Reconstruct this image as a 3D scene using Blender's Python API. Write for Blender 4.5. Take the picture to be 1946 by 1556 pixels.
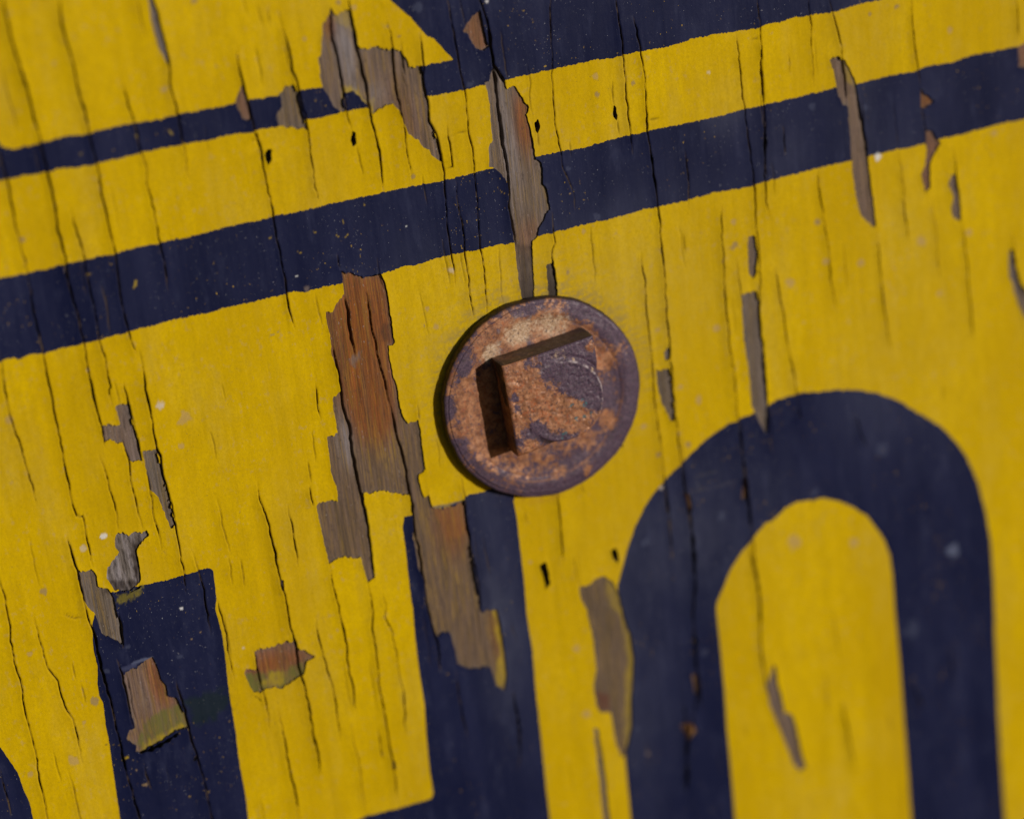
import bpy, math, random
import numpy as np
from mathutils import Vector, Matrix

# ------------------------------------------------------------------ camera
# Lengths are metres.  The sign board's face is the plane y = 0, looking to -Y.
# px -> board mapping: a point seen in the photograph (1946 x 1556) is placed on
# the board where the camera ray meets the board's own plane (or a plane h above it).
F = 4460.0; CX, CY = 973.0, 778.0
TILT = math.radians(26.0)
MX, MY = 0.741, 0.671
N_cam = np.array([MX*math.sin(TILT), MY*math.sin(TILT), -math.cos(TILT)])      # board normal (x right, y down, z forward)
Xc = np.array([0.975, -0.220, 0.0]); Xc[2] = -(Xc @ N_cam)/N_cam[2]; Xc[2] = (Xc[0]*N_cam[0]+Xc[1]*N_cam[1])/(-N_cam[2])
Xc /= np.linalg.norm(Xc)
Yc = -N_cam/np.linalg.norm(N_cam)
Zc = np.cross(Xc, Yc)
R_w = np.array([Xc, Yc, Zc])             # camera coords -> world coords
DIST = 0.559
def ray(x, y):
    d = np.array([(x-CX)/F, (y-CY)/F, 1.0]); return R_w @ d
ORIG_PX = (1024.0, 750.0)
axis = ray(CX, CY)
_r0 = ray(*ORIG_PX)
_hit_depth = DIST
# camera position such that the ray through ORIG_PX hits the world origin
CAM = -_r0*_hit_depth
def P(x, y, h=0.0):
    d = ray(x, y); t = (-h - CAM[1])/d[1]
    q = CAM + d*t
    return q[0], q[2]
def Pn(a, h=0.0):
    a = np.asarray(a, float)
    return np.array([P(x, y, h) for x, y in a])

for o in list(bpy.data.objects): bpy.data.objects.remove(o)
S = bpy.context.scene; C = S.collection
cam = bpy.data.cameras.new('camera'); co = bpy.data.objects.new('camera', cam); C.objects.link(co)
right = R_w @ np.array([1, 0, 0]); up = R_w @ np.array([0, -1, 0]); back = R_w @ np.array([0, 0, -1])
M = Matrix(((right[0], up[0], back[0], CAM[0]), (right[1], up[1], back[1], CAM[1]), (right[2], up[2], back[2], CAM[2]), (0, 0, 0, 1)))
co.matrix_world = M
cam.sensor_width = 36; cam.lens = F/1946*36
cam.clip_start = 0.02; cam.clip_end = 50
cam.dof.use_dof = True
fwd = -back
_fp = P(CX-0.741*300, CY-0.671*300); _fp = np.array([_fp[0], 0, _fp[1]])
cam.dof.focus_distance = float((_fp-CAM) @ fwd)
cam.dof.aperture_fstop = 4.3
S.camera = co

# ------------------------------------------------------------------ light
H_HEAD = 0.0080; H_WASH = 0.0035
# the bolt head's shadow on the washer falls left and down by about this much in the photo
a0 = np.array(P(936, 683, H_WASH)); a1 = np.array(P(936-35, 683+24, H_WASH))
off = a1-a0
sun_dir = np.array([-off[0], -H_HEAD, -off[1]]); sun_dir /= np.linalg.norm(sun_dir)   # towards the sun
sun = bpy.data.lights.new('sun', 'SUN'); so = bpy.data.objects.new('sun', sun); C.objects.link(so)
sun.energy = 4.8; sun.angle = math.radians(0.6); sun.color = (1.0, 0.95, 0.87)
so.rotation_euler = Vector(sun_dir).to_track_quat('Z', 'Y').to_euler()
W = bpy.data.worlds.new('World'); S.world = W; W.use_nodes = True
nt = W.node_tree; nt.nodes.clear()
sky = nt.nodes.new('ShaderNodeTexSky'); sky.sky_type = 'NISHITA'; sky.sun_disc = False
sky.sun_elevation = math.asin(sun_dir[2]); sky.sun_rotation = math.atan2(sun_dir[0], sun_dir[1])
bg = nt.nodes.new('ShaderNodeBackground'); bg.inputs[1].default_value = 0.05
wo = nt.nodes.new('ShaderNodeOutputWorld')
nt.links.new(sky.outputs[0], bg.inputs[0]); nt.links.new(bg.outputs[0], wo.inputs[0])
S.view_settings.view_transform = 'Standard'; S.view_settings.look = 'None'
S.view_settings.exposure = -0.70; S.view_settings.gamma = 1.0
S.render.engine = 'CYCLES'
S.render.resolution_x = 1024; S.render.resolution_y = 818

# ------------------------------------------------------------------ tracings
K = 3.89
def T(ox, oy, *pts): return [(ox+a/K, oy+b/K) for a, b in pts]
NAVY = {}
NAVY['border'] = (
    [(-900, 120), (-70, 120), (-35, 190), (-14, 245)] +
    T(0, 0, (0,1070),(40,1098),(100,1105),(200,1080),(290,1058),(480,1012),(660,985),(730,965),(960,915),(1150,888),(1310,845),(1500,815),(1730,768),(1850,740),(1945,728)) +
    T(480, 0, (190,705),(340,670),(500,645),(800,575),(1165,495),(1270,485),(1475,447),(1478,435),(1400,350),(1340,290),(1290,262),(1230,200),(1150,110),(1060,40),(1020,0)) +
    [(700, -80), (560, -420), (3000, -420), (3000, -330)] +
    [(1946,-52), (1800,-22)] + T(1446, 0, (880,0),(700,40),(540,90),(440,100),(360,120),(250,130),(180,155),(60,175),(0,200)) +
    T(960, 0, (1880,205),(1700,235),(1520,262),(1370,290),(1290,325),(1180,350),(1000,382),(860,410),(810,428),(680,442),(480,487),(320,517),(170,552),(0,590)) +
    T(480, 0, (1880,600),(1700,630),(1560,665),(1340,707),(1290,710),(1000,765),(860,790),(700,820),(500,870),(390,885),(190,935),(40,960)) +
    T(0, 0, (1945,950),(1870,975),(1690,1000),(1560,1032),(1390,1060),(1150,1105),(900,1165),(690,1215),(540,1242),(440,1245),(360,1270),(240,1290),(0,1335)) +
    [(-900, 520)])
NAVY['stripe'] = (
    [(-900, 700)] + T(0, 380, (0,575),(190,545),(330,515),(490,470),(620,440),(820,402),(1000,355),(1180,320),(1300,290),(1500,250),(1650,205),(1850,162)) +
    T(480, 380, (0,160),(160,120),(300,95),(500,50)) + T(480, 0, (500,1525),(640,1490),(890,1440),(1130,1385),(1400,1340),(1640,1275),(1740,1250),(1850,1235)) +
    T(960, 0, (225,1160),(400,1122),(560,1100),(740,1045),(920,1000),(1060,970),(1190,940),(1400,900),(1620,850),(1760,805),(1900,785)) +
    T(1446, 0, (0,780),(200,735),(400,690),(540,650),(720,620),(880,580),(980,555),(1140,530),(1220,490),(1400,470),(1560,410),(1740,375),(1945,335)) +
    [(3000, -150), (3000, -20)] +
    T(1446, 0, (1945,885),(1750,920),(1500,990),(1340,1025),(1100,1090),(860,1140),(660,1190),(440,1240),(200,1300),(0,1350)) +
    T(960, 0, (1800,1380),(1540,1425),(1350,1480),(1130,1530)) + T(960, 380, (1040,65),(880,115),(580,185),(440,220),(250,270),(0,330)) +
    T(480, 380, (1840,325),(1690,360),(1480,400),(1350,430),(1230,478),(1200,490),(1130,490),(960,540),(660,615),(540,635),(400,680),(300,680),(180,710),(60,740)) +
    T(0, 380, (1945,735),(1830,760),(1650,800),(1560,830),(1430,855),(1280,885),(1140,925),(960,970),(740,1030),(500,1085),(320,1135),(210,1140),(160,1170),(130,1180),(100,1160),(40,1175),(0,1200)) +
    [(-900, 880)])
NAVY['letter_a'] = (
    T(0, 770, (730,1395),(860,1372),(960,1345),(1060,1325),(1250,1285),(1350,1250),(1480,1215),(1545,1203),(1575,1215),(1600,1430)) +
    T(0, 1156, (1590,0),(1640,190),(1665,380),(1690,600),(1740,900),(1770,1150),(1810,1350),(1835,1556)) + [(540, 2000), (290, 2000)] +
    T(0, 1156, (890,1556),(860,1350),(830,1150),(810,1000),(780,850),(765,700),(735,640),(720,550),(722,430),(690,300),(680,140)))
NAVY['letter_d'] = T(0, 1156, (-900,600),(-100,900),(0,1020),(40,1080),(130,1210),(180,1350),(220,1430),(245,1556),(300,2100),(-900,2100))
NAVY['letter_b'] = (
    T(480, 770, (1120,825),(1150,810),(1190,808),(1330,765),(1440,745),(1560,690),(1600,660),(1700,640),(1800,600),(1920,560),(1935,690)) +
    T(960, 770, (60,700),(85,830),(110,1050),(140,1300),(160,1556)) + T(960, 1156, (200,300),(225,600),(270,1000),(300,1300),(330,1556)) +
    [(1075, 2000), (560, 2000), (560, 1597)] + T(480, 1156, (800,1556),(850,1530),(1100,1470),(1320,1400),(1337,1370),(1310,1200),(1285,950),(1270,700),(1230,450),(1200,200),(1185,0)) +
    T(480, 770, (1175,1450),(1150,1250),(1130,1050),(1108,900)))
NAVY['letter_c'] = (
    T(960, 1156, (960,2000),(930,1556),(905,1300),(885,1080),(890,700),(890,300),(870,0)) +
    T(960, 770, (835,1430),(832,1330),(860,1230),(900,1080),(960,900),(1040,740),(1090,660),(1170,560),(1250,480),(1400,330),(1500,240),(1640,140),(1820,62)) +
    T(1446, 380, (30,1530),(120,1475),(280,1425),(420,1418),(540,1405),(740,1405),(860,1428),(960,1460),(1080,1515)) +
    T(1446, 770, (1060,0),(1200,75),(1340,165),(1440,265),(1520,380),(1600,560),(1660,780),(1700,1000),(1720,1300),(1730,1556)) +
    T(1446, 1156, (1730,200),(1745,500),(1755,800),(1780,1200),(1805,1556),(1830,2000),(1160,2000)) +
    T(1446, 1156, (1110,1556),(1080,1100),(1055,800),(1035,500),(1010,200),(990,0)) +
    T(1446, 770, (985,1400),(975,1250),(955,1110),(910,990),(850,905),(790,820),(660,740),(560,705),(460,685),(380,705),(280,710),(180,760),(80,850)) +
    T(960, 770, (1925,870),(1840,970),(1740,1090),(1660,1220),(1600,1370),(1565,1450)) +
    T(960, 1156, (1558,0),(1590,300),(1620,600),(1640,900),(1670,1200),(1700,1556),(1740,2000)))
# bare patches: (outline, orange 0..1, pale grey 0..1, yellow residue 0..1)
BARE = [
 (T(0,0,(1090,-60),(1130,-60),(1140,0),(1175,130),(1210,280),(1245,490),(1220,440),(1180,380),(1140,250),(1110,130)), .05,.5,0),
 (T(0,0,(1800,630),(1830,720),(1865,880),(1840,890),(1790,860),(1750,800),(1740,740),(1760,680)), .6,.2,.1),
 (T(0,0,(150,500),(175,530),(205,640),(210,700),(175,630)), .6,.1,0),
 (T(480,0,(580,60),(600,110),(710,75),(730,150),(760,230),(775,330),(800,355),(850,375),(890,350),(950,345),(1030,375),(1090,365),(1110,400),(1145,450),(1160,498),(1245,488),(1265,600),(1300,760),(1310,900),(1350,1000),(1395,1150),(1390,1200),(1330,1160),(1300,1110),(1230,1050),(1150,980),(1110,900),(1080,820),(1030,765),(990,765),(930,810),(890,850),(850,795),(810,740),(770,690),(720,680),(680,690),(665,750),(690,830),(640,825),(600,790),(560,720),(520,650),(500,580),(495,500),(485,435),(510,420),(505,300),(520,200),(550,130)), .25,.3,.35),
 (T(480,0,(190,690),(250,640),(305,630),(330,700),(360,800),(400,960),(350,965),(290,940),(190,930),(175,850),(220,800),(210,730)), .1,.2,.45),
 (T(480,0,(1680,75),(1710,230),(1740,350),(1700,365),(1650,355),(1610,300),(1580,250),(1550,240),(1580,190),(1620,120)), .75,.15,.1),
 (T(480,0,(1770,510),(1800,530),(1880,655)) + T(960,0,(20,655),(75,635),(120,720),(175,790),(170,830),(155,840),(185,940),(210,1080),(225,1190),(270,1205),(280,1350),(310,1400),(330,1556)) +
  T(960,380,(335,80),(300,100),(290,150),(250,220),(240,270),(200,310),(205,480),(215,600),(212,800),(130,800),(100,600),(75,400),(40,150),(25,0)) +
  T(480,0,(1890,1430),(1880,1340),(1810,1260),(1750,1240),(1745,1080),(1770,1040),(1760,900),(1740,700),(1710,600),(1740,590),(1760,520)), .15,.35,.3),
 (T(960,380,(300,480),(355,445),(375,560),(392,760),(325,760),(305,560)), 0,.1,0),
 (T(480,380,(655,525),(740,535),(815,570),(880,560),(945,545),(975,590),(1000,720),(1030,900),(1050,1060),(1005,1070),(1010,1150),(1040,1310),(1055,1320),(1075,1430),(1100,1556)) +
  T(480,770,(1110,80),(1150,125),(1225,100),(1240,180),(1250,280),(1280,480),(1225,515),(1245,620),(1270,680),(1300,660),(1330,755),(1420,760),(1560,700),(1570,800),(1600,950),(1610,1080),(1640,1250),(1690,1520)) +
  T(480,1156,(1690,20),(1810,10),(1840,150),(1860,300),(1880,460),(1870,600),(1800,570),(1760,440),(1640,440),(1520,430),(1490,280),(1460,170),(1410,175),(1370,215),(1330,120)) +
  T(480,770,(1290,1500),(1260,1280),(1220,1180),(1175,930),(1195,900),(1170,780),(1160,660),(1080,650),(960,635),(880,640),(820,650),(840,850),(870,1000),(890,1150),(900,1280),(850,1300),(820,1200),(800,1105),(760,1130),(690,1120),(600,1150),(565,1165),(540,1060),(510,930),(470,745),(510,710),(630,700),(620,600),(580,500),(570,380),(550,240),(630,205),(600,50)) +
  T(480,380,(590,1480),(650,1400),(640,1330),(600,1190),(580,1150),(580,1060),(545,900),(540,830),(580,825),(610,760),(680,700),(665,615)), .22,.15,.3),
 (T(0,380,(850,1520),(940,1490)) + T(0,770,(945,0),(970,100),(1000,200),(1030,290),(1050,400),(985,415),(940,380),(905,265),(850,270),(800,255),(770,275),(740,145),(820,145),(885,140),(870,60)), .3,.4,.15),
 (T(0,770,(1050,330),(1150,320),(1180,440),(1240,640),(1290,880),(1260,910),(1220,800),(1170,680),(1110,620),(1080,480)), .05,.35,.35),
 (T(0,770,(870,945),(910,940),(950,960),(1080,920),(1100,940),(1050,1010),(1010,1080),(1030,1180),(1045,1290),(960,1350),(900,1370),(840,1350),(790,1280),(790,1200),(850,1130),(880,1080),(850,1040),(850,990)), 0,1.0,0),
 (T(0,770,(560,1200),(600,1230),(680,1215),(710,1250),(730,1350),(800,1360),(840,1420),(870,1556)) + T(0,1156,(890,120),(905,200),(895,265),(840,220),(750,190),(730,120),(700,30)) + T(0,770,(640,1480),(600,1380),(575,1290)), .05,.35,.3),
 (T(0,1156,(900,485),(1000,440),(1060,390),(1130,365),(1160,420),(1190,510),(1230,560),(1240,640),(1300,640),(1330,700),(1370,780),(1400,870),(1300,900),(1200,970),(1100,1030),(1050,1065),(1000,1060),(1010,1020),(980,990),(930,960),(955,900),(1000,880),(970,780),(930,620)), .5,.3,.3),
 (T(0,1156,(1880,300),(1960,290)) + T(480,1156,(150,275),(250,235),(290,240),(320,270),(360,290),(460,350),(400,390),(380,480),(330,510),(270,550),(200,595),(170,570),(90,600),(60,620)) + T(0,1156,(1880,620),(1850,580),(1800,460),(1890,435)), .7,.25,.2),
 (T(960,770,(545,1350),(640,1320),(665,1270),(740,1265),(800,1310),(845,1400),(880,1556)) + T(960,1156,(930,200),(955,380),(940,650),(940,900),(890,1080),(860,1100),(820,1000),(780,760),(690,760),(670,700),(650,580),(670,450),(650,250),(600,0)) + T(960,770,(560,1450)), .15,.1,.35),
 (T(1446,0,(505,440),(570,415),(600,430),(625,450),(660,520),(700,600),(715,700),(740,850),(780,1080),(800,1250),(840,1556)) + T(1446,380,(850,200),(820,190),(740,120),(710,20)) + T(1446,0,(690,1400),(670,1200),(640,800),(600,760),(560,680),(540,560)), .3,.3,.2),
 (T(1446,0,(1180,660),(1210,700),(1280,750),(1240,790),(1180,810)), .8,0,.2),
 (T(1446,0,(1215,960),(1260,970),(1300,1030),(1335,1060),(1290,1120),(1250,1190),(1250,1400),(1215,1420),(1180,1300),(1215,1220),(1225,1100)), .7,.2,0),
 (T(1446,0,(1410,1290),(1440,1280),(1470,1500),(1475,1640),(1410,1600),(1400,1530),(1420,1440),(1380,1370)), .25,.3,0),
 (T(1446,380,(1830,370),(1860,350),(1880,480),(1920,620),(1990,700),(1990,900),(1935,860),(1900,760),(1830,560)), .1,.35,.1),
 (T(1446,0,(1895,340),(1990,300),(1990,500),(1905,500)), .7,.2,0),
 (T(960,380,(1790,270),(1840,265),(1865,400),(1850,540),(1830,570),(1800,560),(1790,400)), .2,.35,0),
 (T(960,380,(1745,695),(1855,660),(1880,820),(1900,1060),(1920,1200),(1940,1500)) + T(960,770,(1940,210),(1910,180),(1860,90),(1820,0)) + T(960,380,(1800,1300),(1760,1020),(1745,800)), .1,.35,.15),
 (T(960,380,(1115,1260),(1215,1245),(1250,1556)) + T(960,770,(1250,120),(1220,110),(1200,50),(1160,0)) + T(960,380,(1130,1400)), .1,.25,.1),
 (T(960,380,(1170,1110),(1215,1090),(1215,1180),(1180,1180)), 0,.3,0),
 (T(1446,1156,(90,420),(110,430),(120,540),(150,640),(175,760),(235,780),(270,920),(300,1060),(330,1150),(290,1200),(240,1140),(180,1000),(110,820),(60,700),(40,560)), .25,.3,.1),
 (T(960,1156,(655,880),(690,900),(740,1250),(780,1600),(730,1600),(690,1200)), .1,.3,.3),
 (T(960,1156,(1370,480),(1430,480),(1450,600),(1400,620)), .5,.1,0),
 (T(960,1156,(1290,860),(1380,830),(1430,900),(1350,970)), .8,.1,.5),
 (T(960,770,(1320,660),(1360,650),(1385,760),(1370,790),(1330,720)), .7,.1,.2),
 (T(960,770,(1750,540),(1790,540),(1800,680),(1740,690)), .6,.1,.1),
 (T(960,770,(835,245),(860,245),(870,300),(845,300)), .3,.3,0),
 (T(480,0,(960,0),(961,0),(961,1)), 0,0,0),
 (T(0,380,(470,510),(490,490),(505,540),(510,590),(480,570)), .3,.5,0),
 (T(480,770,(205,1290),(225,1290),(235,1370),(212,1360)), .2,.4,0),
 (T(480,1156,(1025,1130),(1055,1130),(1060,1190),(1035,1180)), .2,.4,0),
 (T(960,0,(1885,370),(1892,370),(1895,430),(1880,430)), 0,.5,0),
 (T(0,1156,(1420,1110),(1445,1070),(1455,1110)), .3,.4,.3),
]
PITS = [
 T(480,0,(735,970),(760,990),(770,1070),(740,1090),(725,1040)), T(480,0,(110,1110),(140,1100),(140,1190),(120,1220),(95,1190),(90,1130)),
 T(960,0,(800,775),(820,790),(832,860),(825,900),(798,860)), T(960,0,(213,910),(240,875),(257,920),(240,985),(220,960)),
 T(960,770,(248,1180),(300,1155),(322,1230),(335,1320),(300,1355),(283,1280)), T(960,770,(778,1075),(820,1055),(842,1120),(835,1175),(800,1140)),
]
# cracks: (points in photo px, width in photo px)
CR = [
 (T(960,770,(1290,400),(1330,650),(1370,850),(1395,1100),(1400,1350),(1385,1556))+T(960,1156,(1400,250),(1420,600),(1450,750)), 7.0),
 (T(960,1156,(1320,700),(1340,960),(1345,1350)), 8.0), (T(960,770,(1715,150),(1755,400),(1790,700),(1820,950)), 6.0), (T(960,1156,(60,600),(100,850),(110,1150)), 5.0),
 (T(960,770,(1800,1060),(1840,1250),(1880,1500))+T(960,1156,(1880,200),(1920,480),(1960,700)), 5.0),
 (T(0,0,(20,-80),(20,0),(80,250),(150,520),(215,720),(290,1020),(350,1300),(405,1556))+T(0,380,(420,200),(490,470),(530,680),(590,930),(625,1080),(650,1250),(690,1420),(715,1556))+T(0,770,(745,140),(775,330)), 2.6),
 (T(0,0,(425,-80),(435,0),(460,160),(520,400),(580,680),(650,980),(690,1150),(740,1380),(775,1556))+T(0,380,(800,200),(850,400),(880,650),(920,900),(970,1050),(1030,1160)), 2.3),
 (T(0,0,(1000,-60),(1010,0),(1060,200),(1080,280)), 1.2),
 (T(0,0,(1130,-60),(1130,0),(1200,260),(1245,490),(1255,580),(1280,700),(1320,880),(1350,1030),(1380,1180),(1400,1350)), 2.2),
 (T(0,0,(890,560),(930,720),(975,880),(1010,1000),(1030,1120),(1080,1230),(1095,1350),(1140,1556))+T(0,380,(1170,230),(1190,350),(1220,500),(1250,680)), 1.7),
 (T(0,0,(0,500),(60,750),(120,1000)), 1.2),
 (T(0,0,(1740,330),(1780,540),(1830,720),(1880,950),(1920,1080),(1945,1180))+T(480,0,(40,1000),(90,1240),(120,1420),(150,1556))+T(480,380,(165,200),(210,450),(250,680),(270,830),(310,960)), 2.5),
 (T(0,0,(-40,1000),(0,1150),(40,1280),(75,1430),(100,1556))+T(0,380,(120,220),(180,450),(220,650),(260,880),(300,1060),(340,1280),(375,1430),(390,1556))+T(0,770,(430,180),(465,350),(495,550),(525,700),(560,820),(605,820),(640,1000),(685,1210)), 1.8),
 (T(0,380,(-10,1100),(10,1200),(40,1400),(70,1556))+T(0,770,(130,220),(190,430),(235,590),(270,740)), 1.6),
 (T(0,380,(520,60),(580,250),(630,450),(650,600),(700,800),(740,1030),(790,1220),(830,1380),(810,1400),(830,1520)), 1.9),
 (T(0,380,(740,620),(790,820),(820,1000)), 1.1),
 (T(0,380,(910,1340),(950,1520))+T(0,770,(950,0),(1000,200),(1050,400)), 2.4),
 (T(0,380,(1060,1180),(1075,1400),(1105,1556))+T(0,770,(1110,40),(1130,200),(1155,310),(1230,580),(1290,880),(1320,1080),(1355,1250),(1380,1400)), 2.6),
 (T(0,770,(730,360),(790,560),(850,760),(875,930)), 1.5), (T(0,770,(900,250),(950,400),(975,580),(1020,800),(1060,920)), 1.6),
 (T(0,770,(1080,480),(1110,650),(1140,850),(1170,950),(1190,1080)), 1.6),
 (T(0,770,(490,940),(530,1100),(570,1250),(620,1430),(650,1556))+T(0,1156,(690,150),(740,380),(790,600),(840,800),(890,1000),(930,1200),(990,1380),(1040,1556),(1080,1750)), 3.0),
 (T(0,770,(1420,1085),(1460,1220),(1500,1360),(1530,1556))+T(0,1156,(1530,50),(1550,200)), 2.0),
 (T(0,770,(1600,690),(1640,870),(1690,1100)), 1.2), (T(0,770,(1685,1120),(1700,1250),(1715,1330)), 1.2), (T(0,770,(1770,1130),(1815,1340)), 1.3),
 (T(0,770,(1900,560),(1920,680),(1945,780))+T(480,770,(90,800),(140,990),(190,1230),(240,1420),(260,1556))+T(480,1156,(290,180),(320,300),(350,450),(380,540),(410,680),(440,900),(475,1040),(490,1140),(510,1250)), 2.8),
 (T(0,770,(1600,1430),(1640,1556))+T(0,1156,(1665,190),(1680,300),(1700,420),(1725,550)), 2.0),
 (T(0,770,(-20,1200),(0,1280),(40,1430),(60,1556))+T(0,1156,(75,200),(110,390),(155,560),(170,700),(220,880),(250,1030),(280,1220),(320,1400),(350,1556),(380,1700)), 1.7),
 (T(0,1156,(250,60),(300,270),(350,430),(420,540),(480,720),(530,820),(570,960),(610,1150)), 1.4),
 (T(0,1156,(530,400),(560,520)), .9), (T(0,1156,(600,560),(625,700)), .9), (T(0,1156,(390,1050),(450,1290)), .9),
 (T(0,1156,(500,1180),(560,1380),(600,1556),(640,1700)), 1.3), (T(0,1156,(860,370),(900,480),(950,680),(1000,890)), 2.0),
 (T(0,1156,(1300,520),(1330,650),(1390,880),(1440,1030),(1480,1180),(1550,1450),(1570,1556),(1600,1700)), 2.2),
 (T(0,1156,(1070,1160),(1120,1340)), 2.0), (T(0,1156,(0,1180),(60,1400),(90,1556)), 1.5), (T(0,1156,(460,40),(560,70),(640,60)), 1.2),
 (T(0,1156,(870,20),(890,120),(905,300)), 3.0),
 (T(480,0,(190,150),(245,300),(290,480),(330,650),(370,820),(405,960),(430,1150),(460,1380),(495,1500)), 2.5),
 (T(480,0,(570,30),(590,260),(630,450),(670,680),(700,870),(740,980)), 2.0), (T(480,0,(770,1080),(820,1300)), 1.0),
 (T(480,0,(700,-60),(710,0),(740,150),(775,330),(800,450),(830,600),(860,760),(890,900),(920,1080),(950,1250),(970,1420)), 3.2),
 (T(480,0,(990,130),(1030,370),(1050,580),(1085,770),(1110,900),(1135,1080),(1160,1230),(1180,1350)), 1.5), (T(480,0,(1090,290),(1110,400),(1120,560)), 1.1),
 (T(480,0,(1230,210),(1250,400),(1265,600),(1300,780),(1310,900),(1360,1030),(1395,1190),(1415,1280),(1415,1400),(1430,1556))+T(480,380,(1440,200),(1470,380),(1495,640)), 2.3),
 (T(480,0,(1430,-60),(1440,0),(1480,200),(1530,480),(1570,700),(1595,940),(1630,1180),(1650,1400),(1665,1556))+T(480,380,(1665,200),(1690,400),(1710,600),(1735,860)), 1.9),
 (T(480,0,(1670,-60),(1680,0),(1730,200),(1775,440),(1790,560),(1830,900),(1870,1180),(1895,1350),(1900,1556))+T(480,380,(1920,200),(1945,350)), 4.2),
 (T(480,0,(1760,440),(1830,540),(1885,650)), 5.0), (T(480,0,(1435,930),(1460,1100),(1480,1235),(1415,1255)), 1.8), (T(480,0,(1455,1005),(1520,985),(1595,960)), 1.0),
 (T(480,0,(1500,1330),(1515,1450),(1530,1556))+T(480,380,(1560,250),(1570,380),(1600,600),(1625,800),(1635,910)), 2.0),
 (T(480,380,(1820,350),(1830,600),(1850,780)), 1.2), (T(480,380,(625,400),(650,510)), 1.8), (T(480,380,(680,720),(720,960),(755,1160)), 2.8),
 (T(480,380,(590,1080),(640,1330),(680,1556))+T(480,770,(720,180),(750,380),(790,600),(830,800),(860,1000),(895,1270)), 3.2),
 (T(480,380,(840,680),(880,900),(930,1150),(980,1350),(1020,1556)), 1.3),
 (T(480,770,(1020,0),(1070,220),(1120,430),(1160,660),(1190,850),(1245,1150),(1290,1500))+T(480,1156,(1360,250),(1370,350),(1390,500)), 2.3),
 (T(480,380,(460,690),(490,870),(505,930)), 1.1), (T(480,380,(460,1360),(490,1556))+T(480,770,(500,110)), 1.5), (T(480,770,(440,180),(470,420)), 1.0),
 (T(480,770,(405,410),(440,570)), 1.3), (T(480,770,(420,590),(450,750)), 2.6), (T(480,770,(255,730),(300,950),(340,1200)), 1.6),
 (T(480,770,(565,1165),(600,1350),(650,1556))+T(480,1156,(680,200),(700,400),(740,580),(770,780)), 2.4),
 (T(480,770,(850,1300),(880,1420),(885,1556))+T(480,1156,(880,150),(915,330),(940,600),(985,850),(1040,1130),(1080,1440)), 2.0),
 (T(480,770,(950,1370),(990,1500),(980,1556))+T(480,1156,(1025,150),(1070,320),(1095,520),(1130,750),(1140,950)), 1.6),
 (T(480,1156,(460,60),(490,200),(540,380),(585,550),(620,720),(650,980)), 1.5), (T(480,1156,(0,290),(50,550),(70,640),(110,780),(130,900)), 1.7),
 (T(480,1156,(180,740),(230,950),(280,1230),(330,1470),(345,1600)), 1.9), (T(480,1156,(50,1380),(95,1600)), 1.1), (T(480,1156,(720,850),(770,1080),(820,1380),(840,1520)), 1.2),
 (T(480,1156,(920,880),(970,1130)), 1.5), (T(480,770,(1215,0),(1235,120)), 1.1), (T(480,770,(1530,500),(1560,700),(1600,950),(1640,1200),(1690,1500)), 2.4),
 (T(480,1156,(1500,450),(1540,700),(1600,1000)), 1.6),
 (T(960,0,(340,-60),(335,250),(345,520),(355,700),(370,900),(405,1100),(430,1250),(500,1400),(520,1556)), 1.5), (T(960,0,(160,470),(180,620),(175,740),(200,870)), 1.2),
 (T(960,0,(810,-60),(820,0),(860,300),(885,520),(905,800),(930,1000),(935,1150)), 2.2),
 (T(960,0,(945,120),(990,330),(1020,550),(1050,850),(1075,1150),(1110,1400),(1125,1556))+T(960,380,(1140,200),(1170,500),(1200,850),(1215,1100),(1250,1556))+T(960,770,(1290,350),(1320,560),(1370,850),(1390,1100),(1400,1300),(1380,1556))+T(960,1156,(1400,300),(1420,600),(1340,1050),(1340,1300)), 3.4),
 (T(960,0,(1700,230),(1730,470),(1770,830),(1810,1150),(1830,1350),(1850,1556))+T(960,380,(1860,250),(1880,550),(1880,800),(1910,1200),(1930,1500)), 2.2),
 (T(960,0,(1860,-60),(1885,230),(1895,500),(1915,800),(1925,1100),(1930,1350)), 2.2), (T(960,0,(790,600),(805,780)), 1.1), (T(960,0,(830,890),(850,1000)), 1.0),
 (T(960,0,(235,980),(255,1090)), 1.2), (T(960,0,(1060,890),(1140,875)), 1.0), (T(960,0,(1790,290),(1870,285)), 1.0), (T(960,0,(1320,1100),(1345,1300),(1350,1556)), 1.5),
 (T(960,380,(345,80),(350,230),(370,320),(350,400),(360,480),(385,660)), 1.6), (T(960,380,(630,190),(640,300),(660,500),(665,620)), 1.0),
 (T(960,380,(1000,380),(1025,600),(1045,850),(1080,1200),(1110,1556))+T(960,770,(1140,220),(1170,500),(1190,700),(1230,950)), 1.9), (T(960,380,(1320,250),(1325,400)), 1.0),
 (T(960,380,(1600,20),(1590,200),(1610,500),(1620,750),(1650,1050),(1700,1400),(1710,1556))+T(960,770,(1740,150),(1760,400),(1800,750),(1830,1000),(1870,1300),(1890,1556))+T(960,1156,(1880,250),(1930,600)), 2.6),
 (T(960,380,(1700,430),(1730,620),(1750,800)), 1.5), (T(960,770,(380,620),(400,850),(430,1200)), 2.4), (T(960,770,(140,780),(165,880)), 1.1), (T(960,770,(560,570),(580,650)), 1.1), (T(960,770,(500,1100),(520,1250),(545,1340)), 1.2),
 (T(1446,0,(345,-60),(350,0),(370,230),(380,500),(390,650)), 2.0), (T(1446,0,(490,-60),(540,150),(590,350),(620,600),(635,760)), 2.8), (T(1446,0,(740,720),(760,950),(800,1160)), 2.4),
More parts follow.
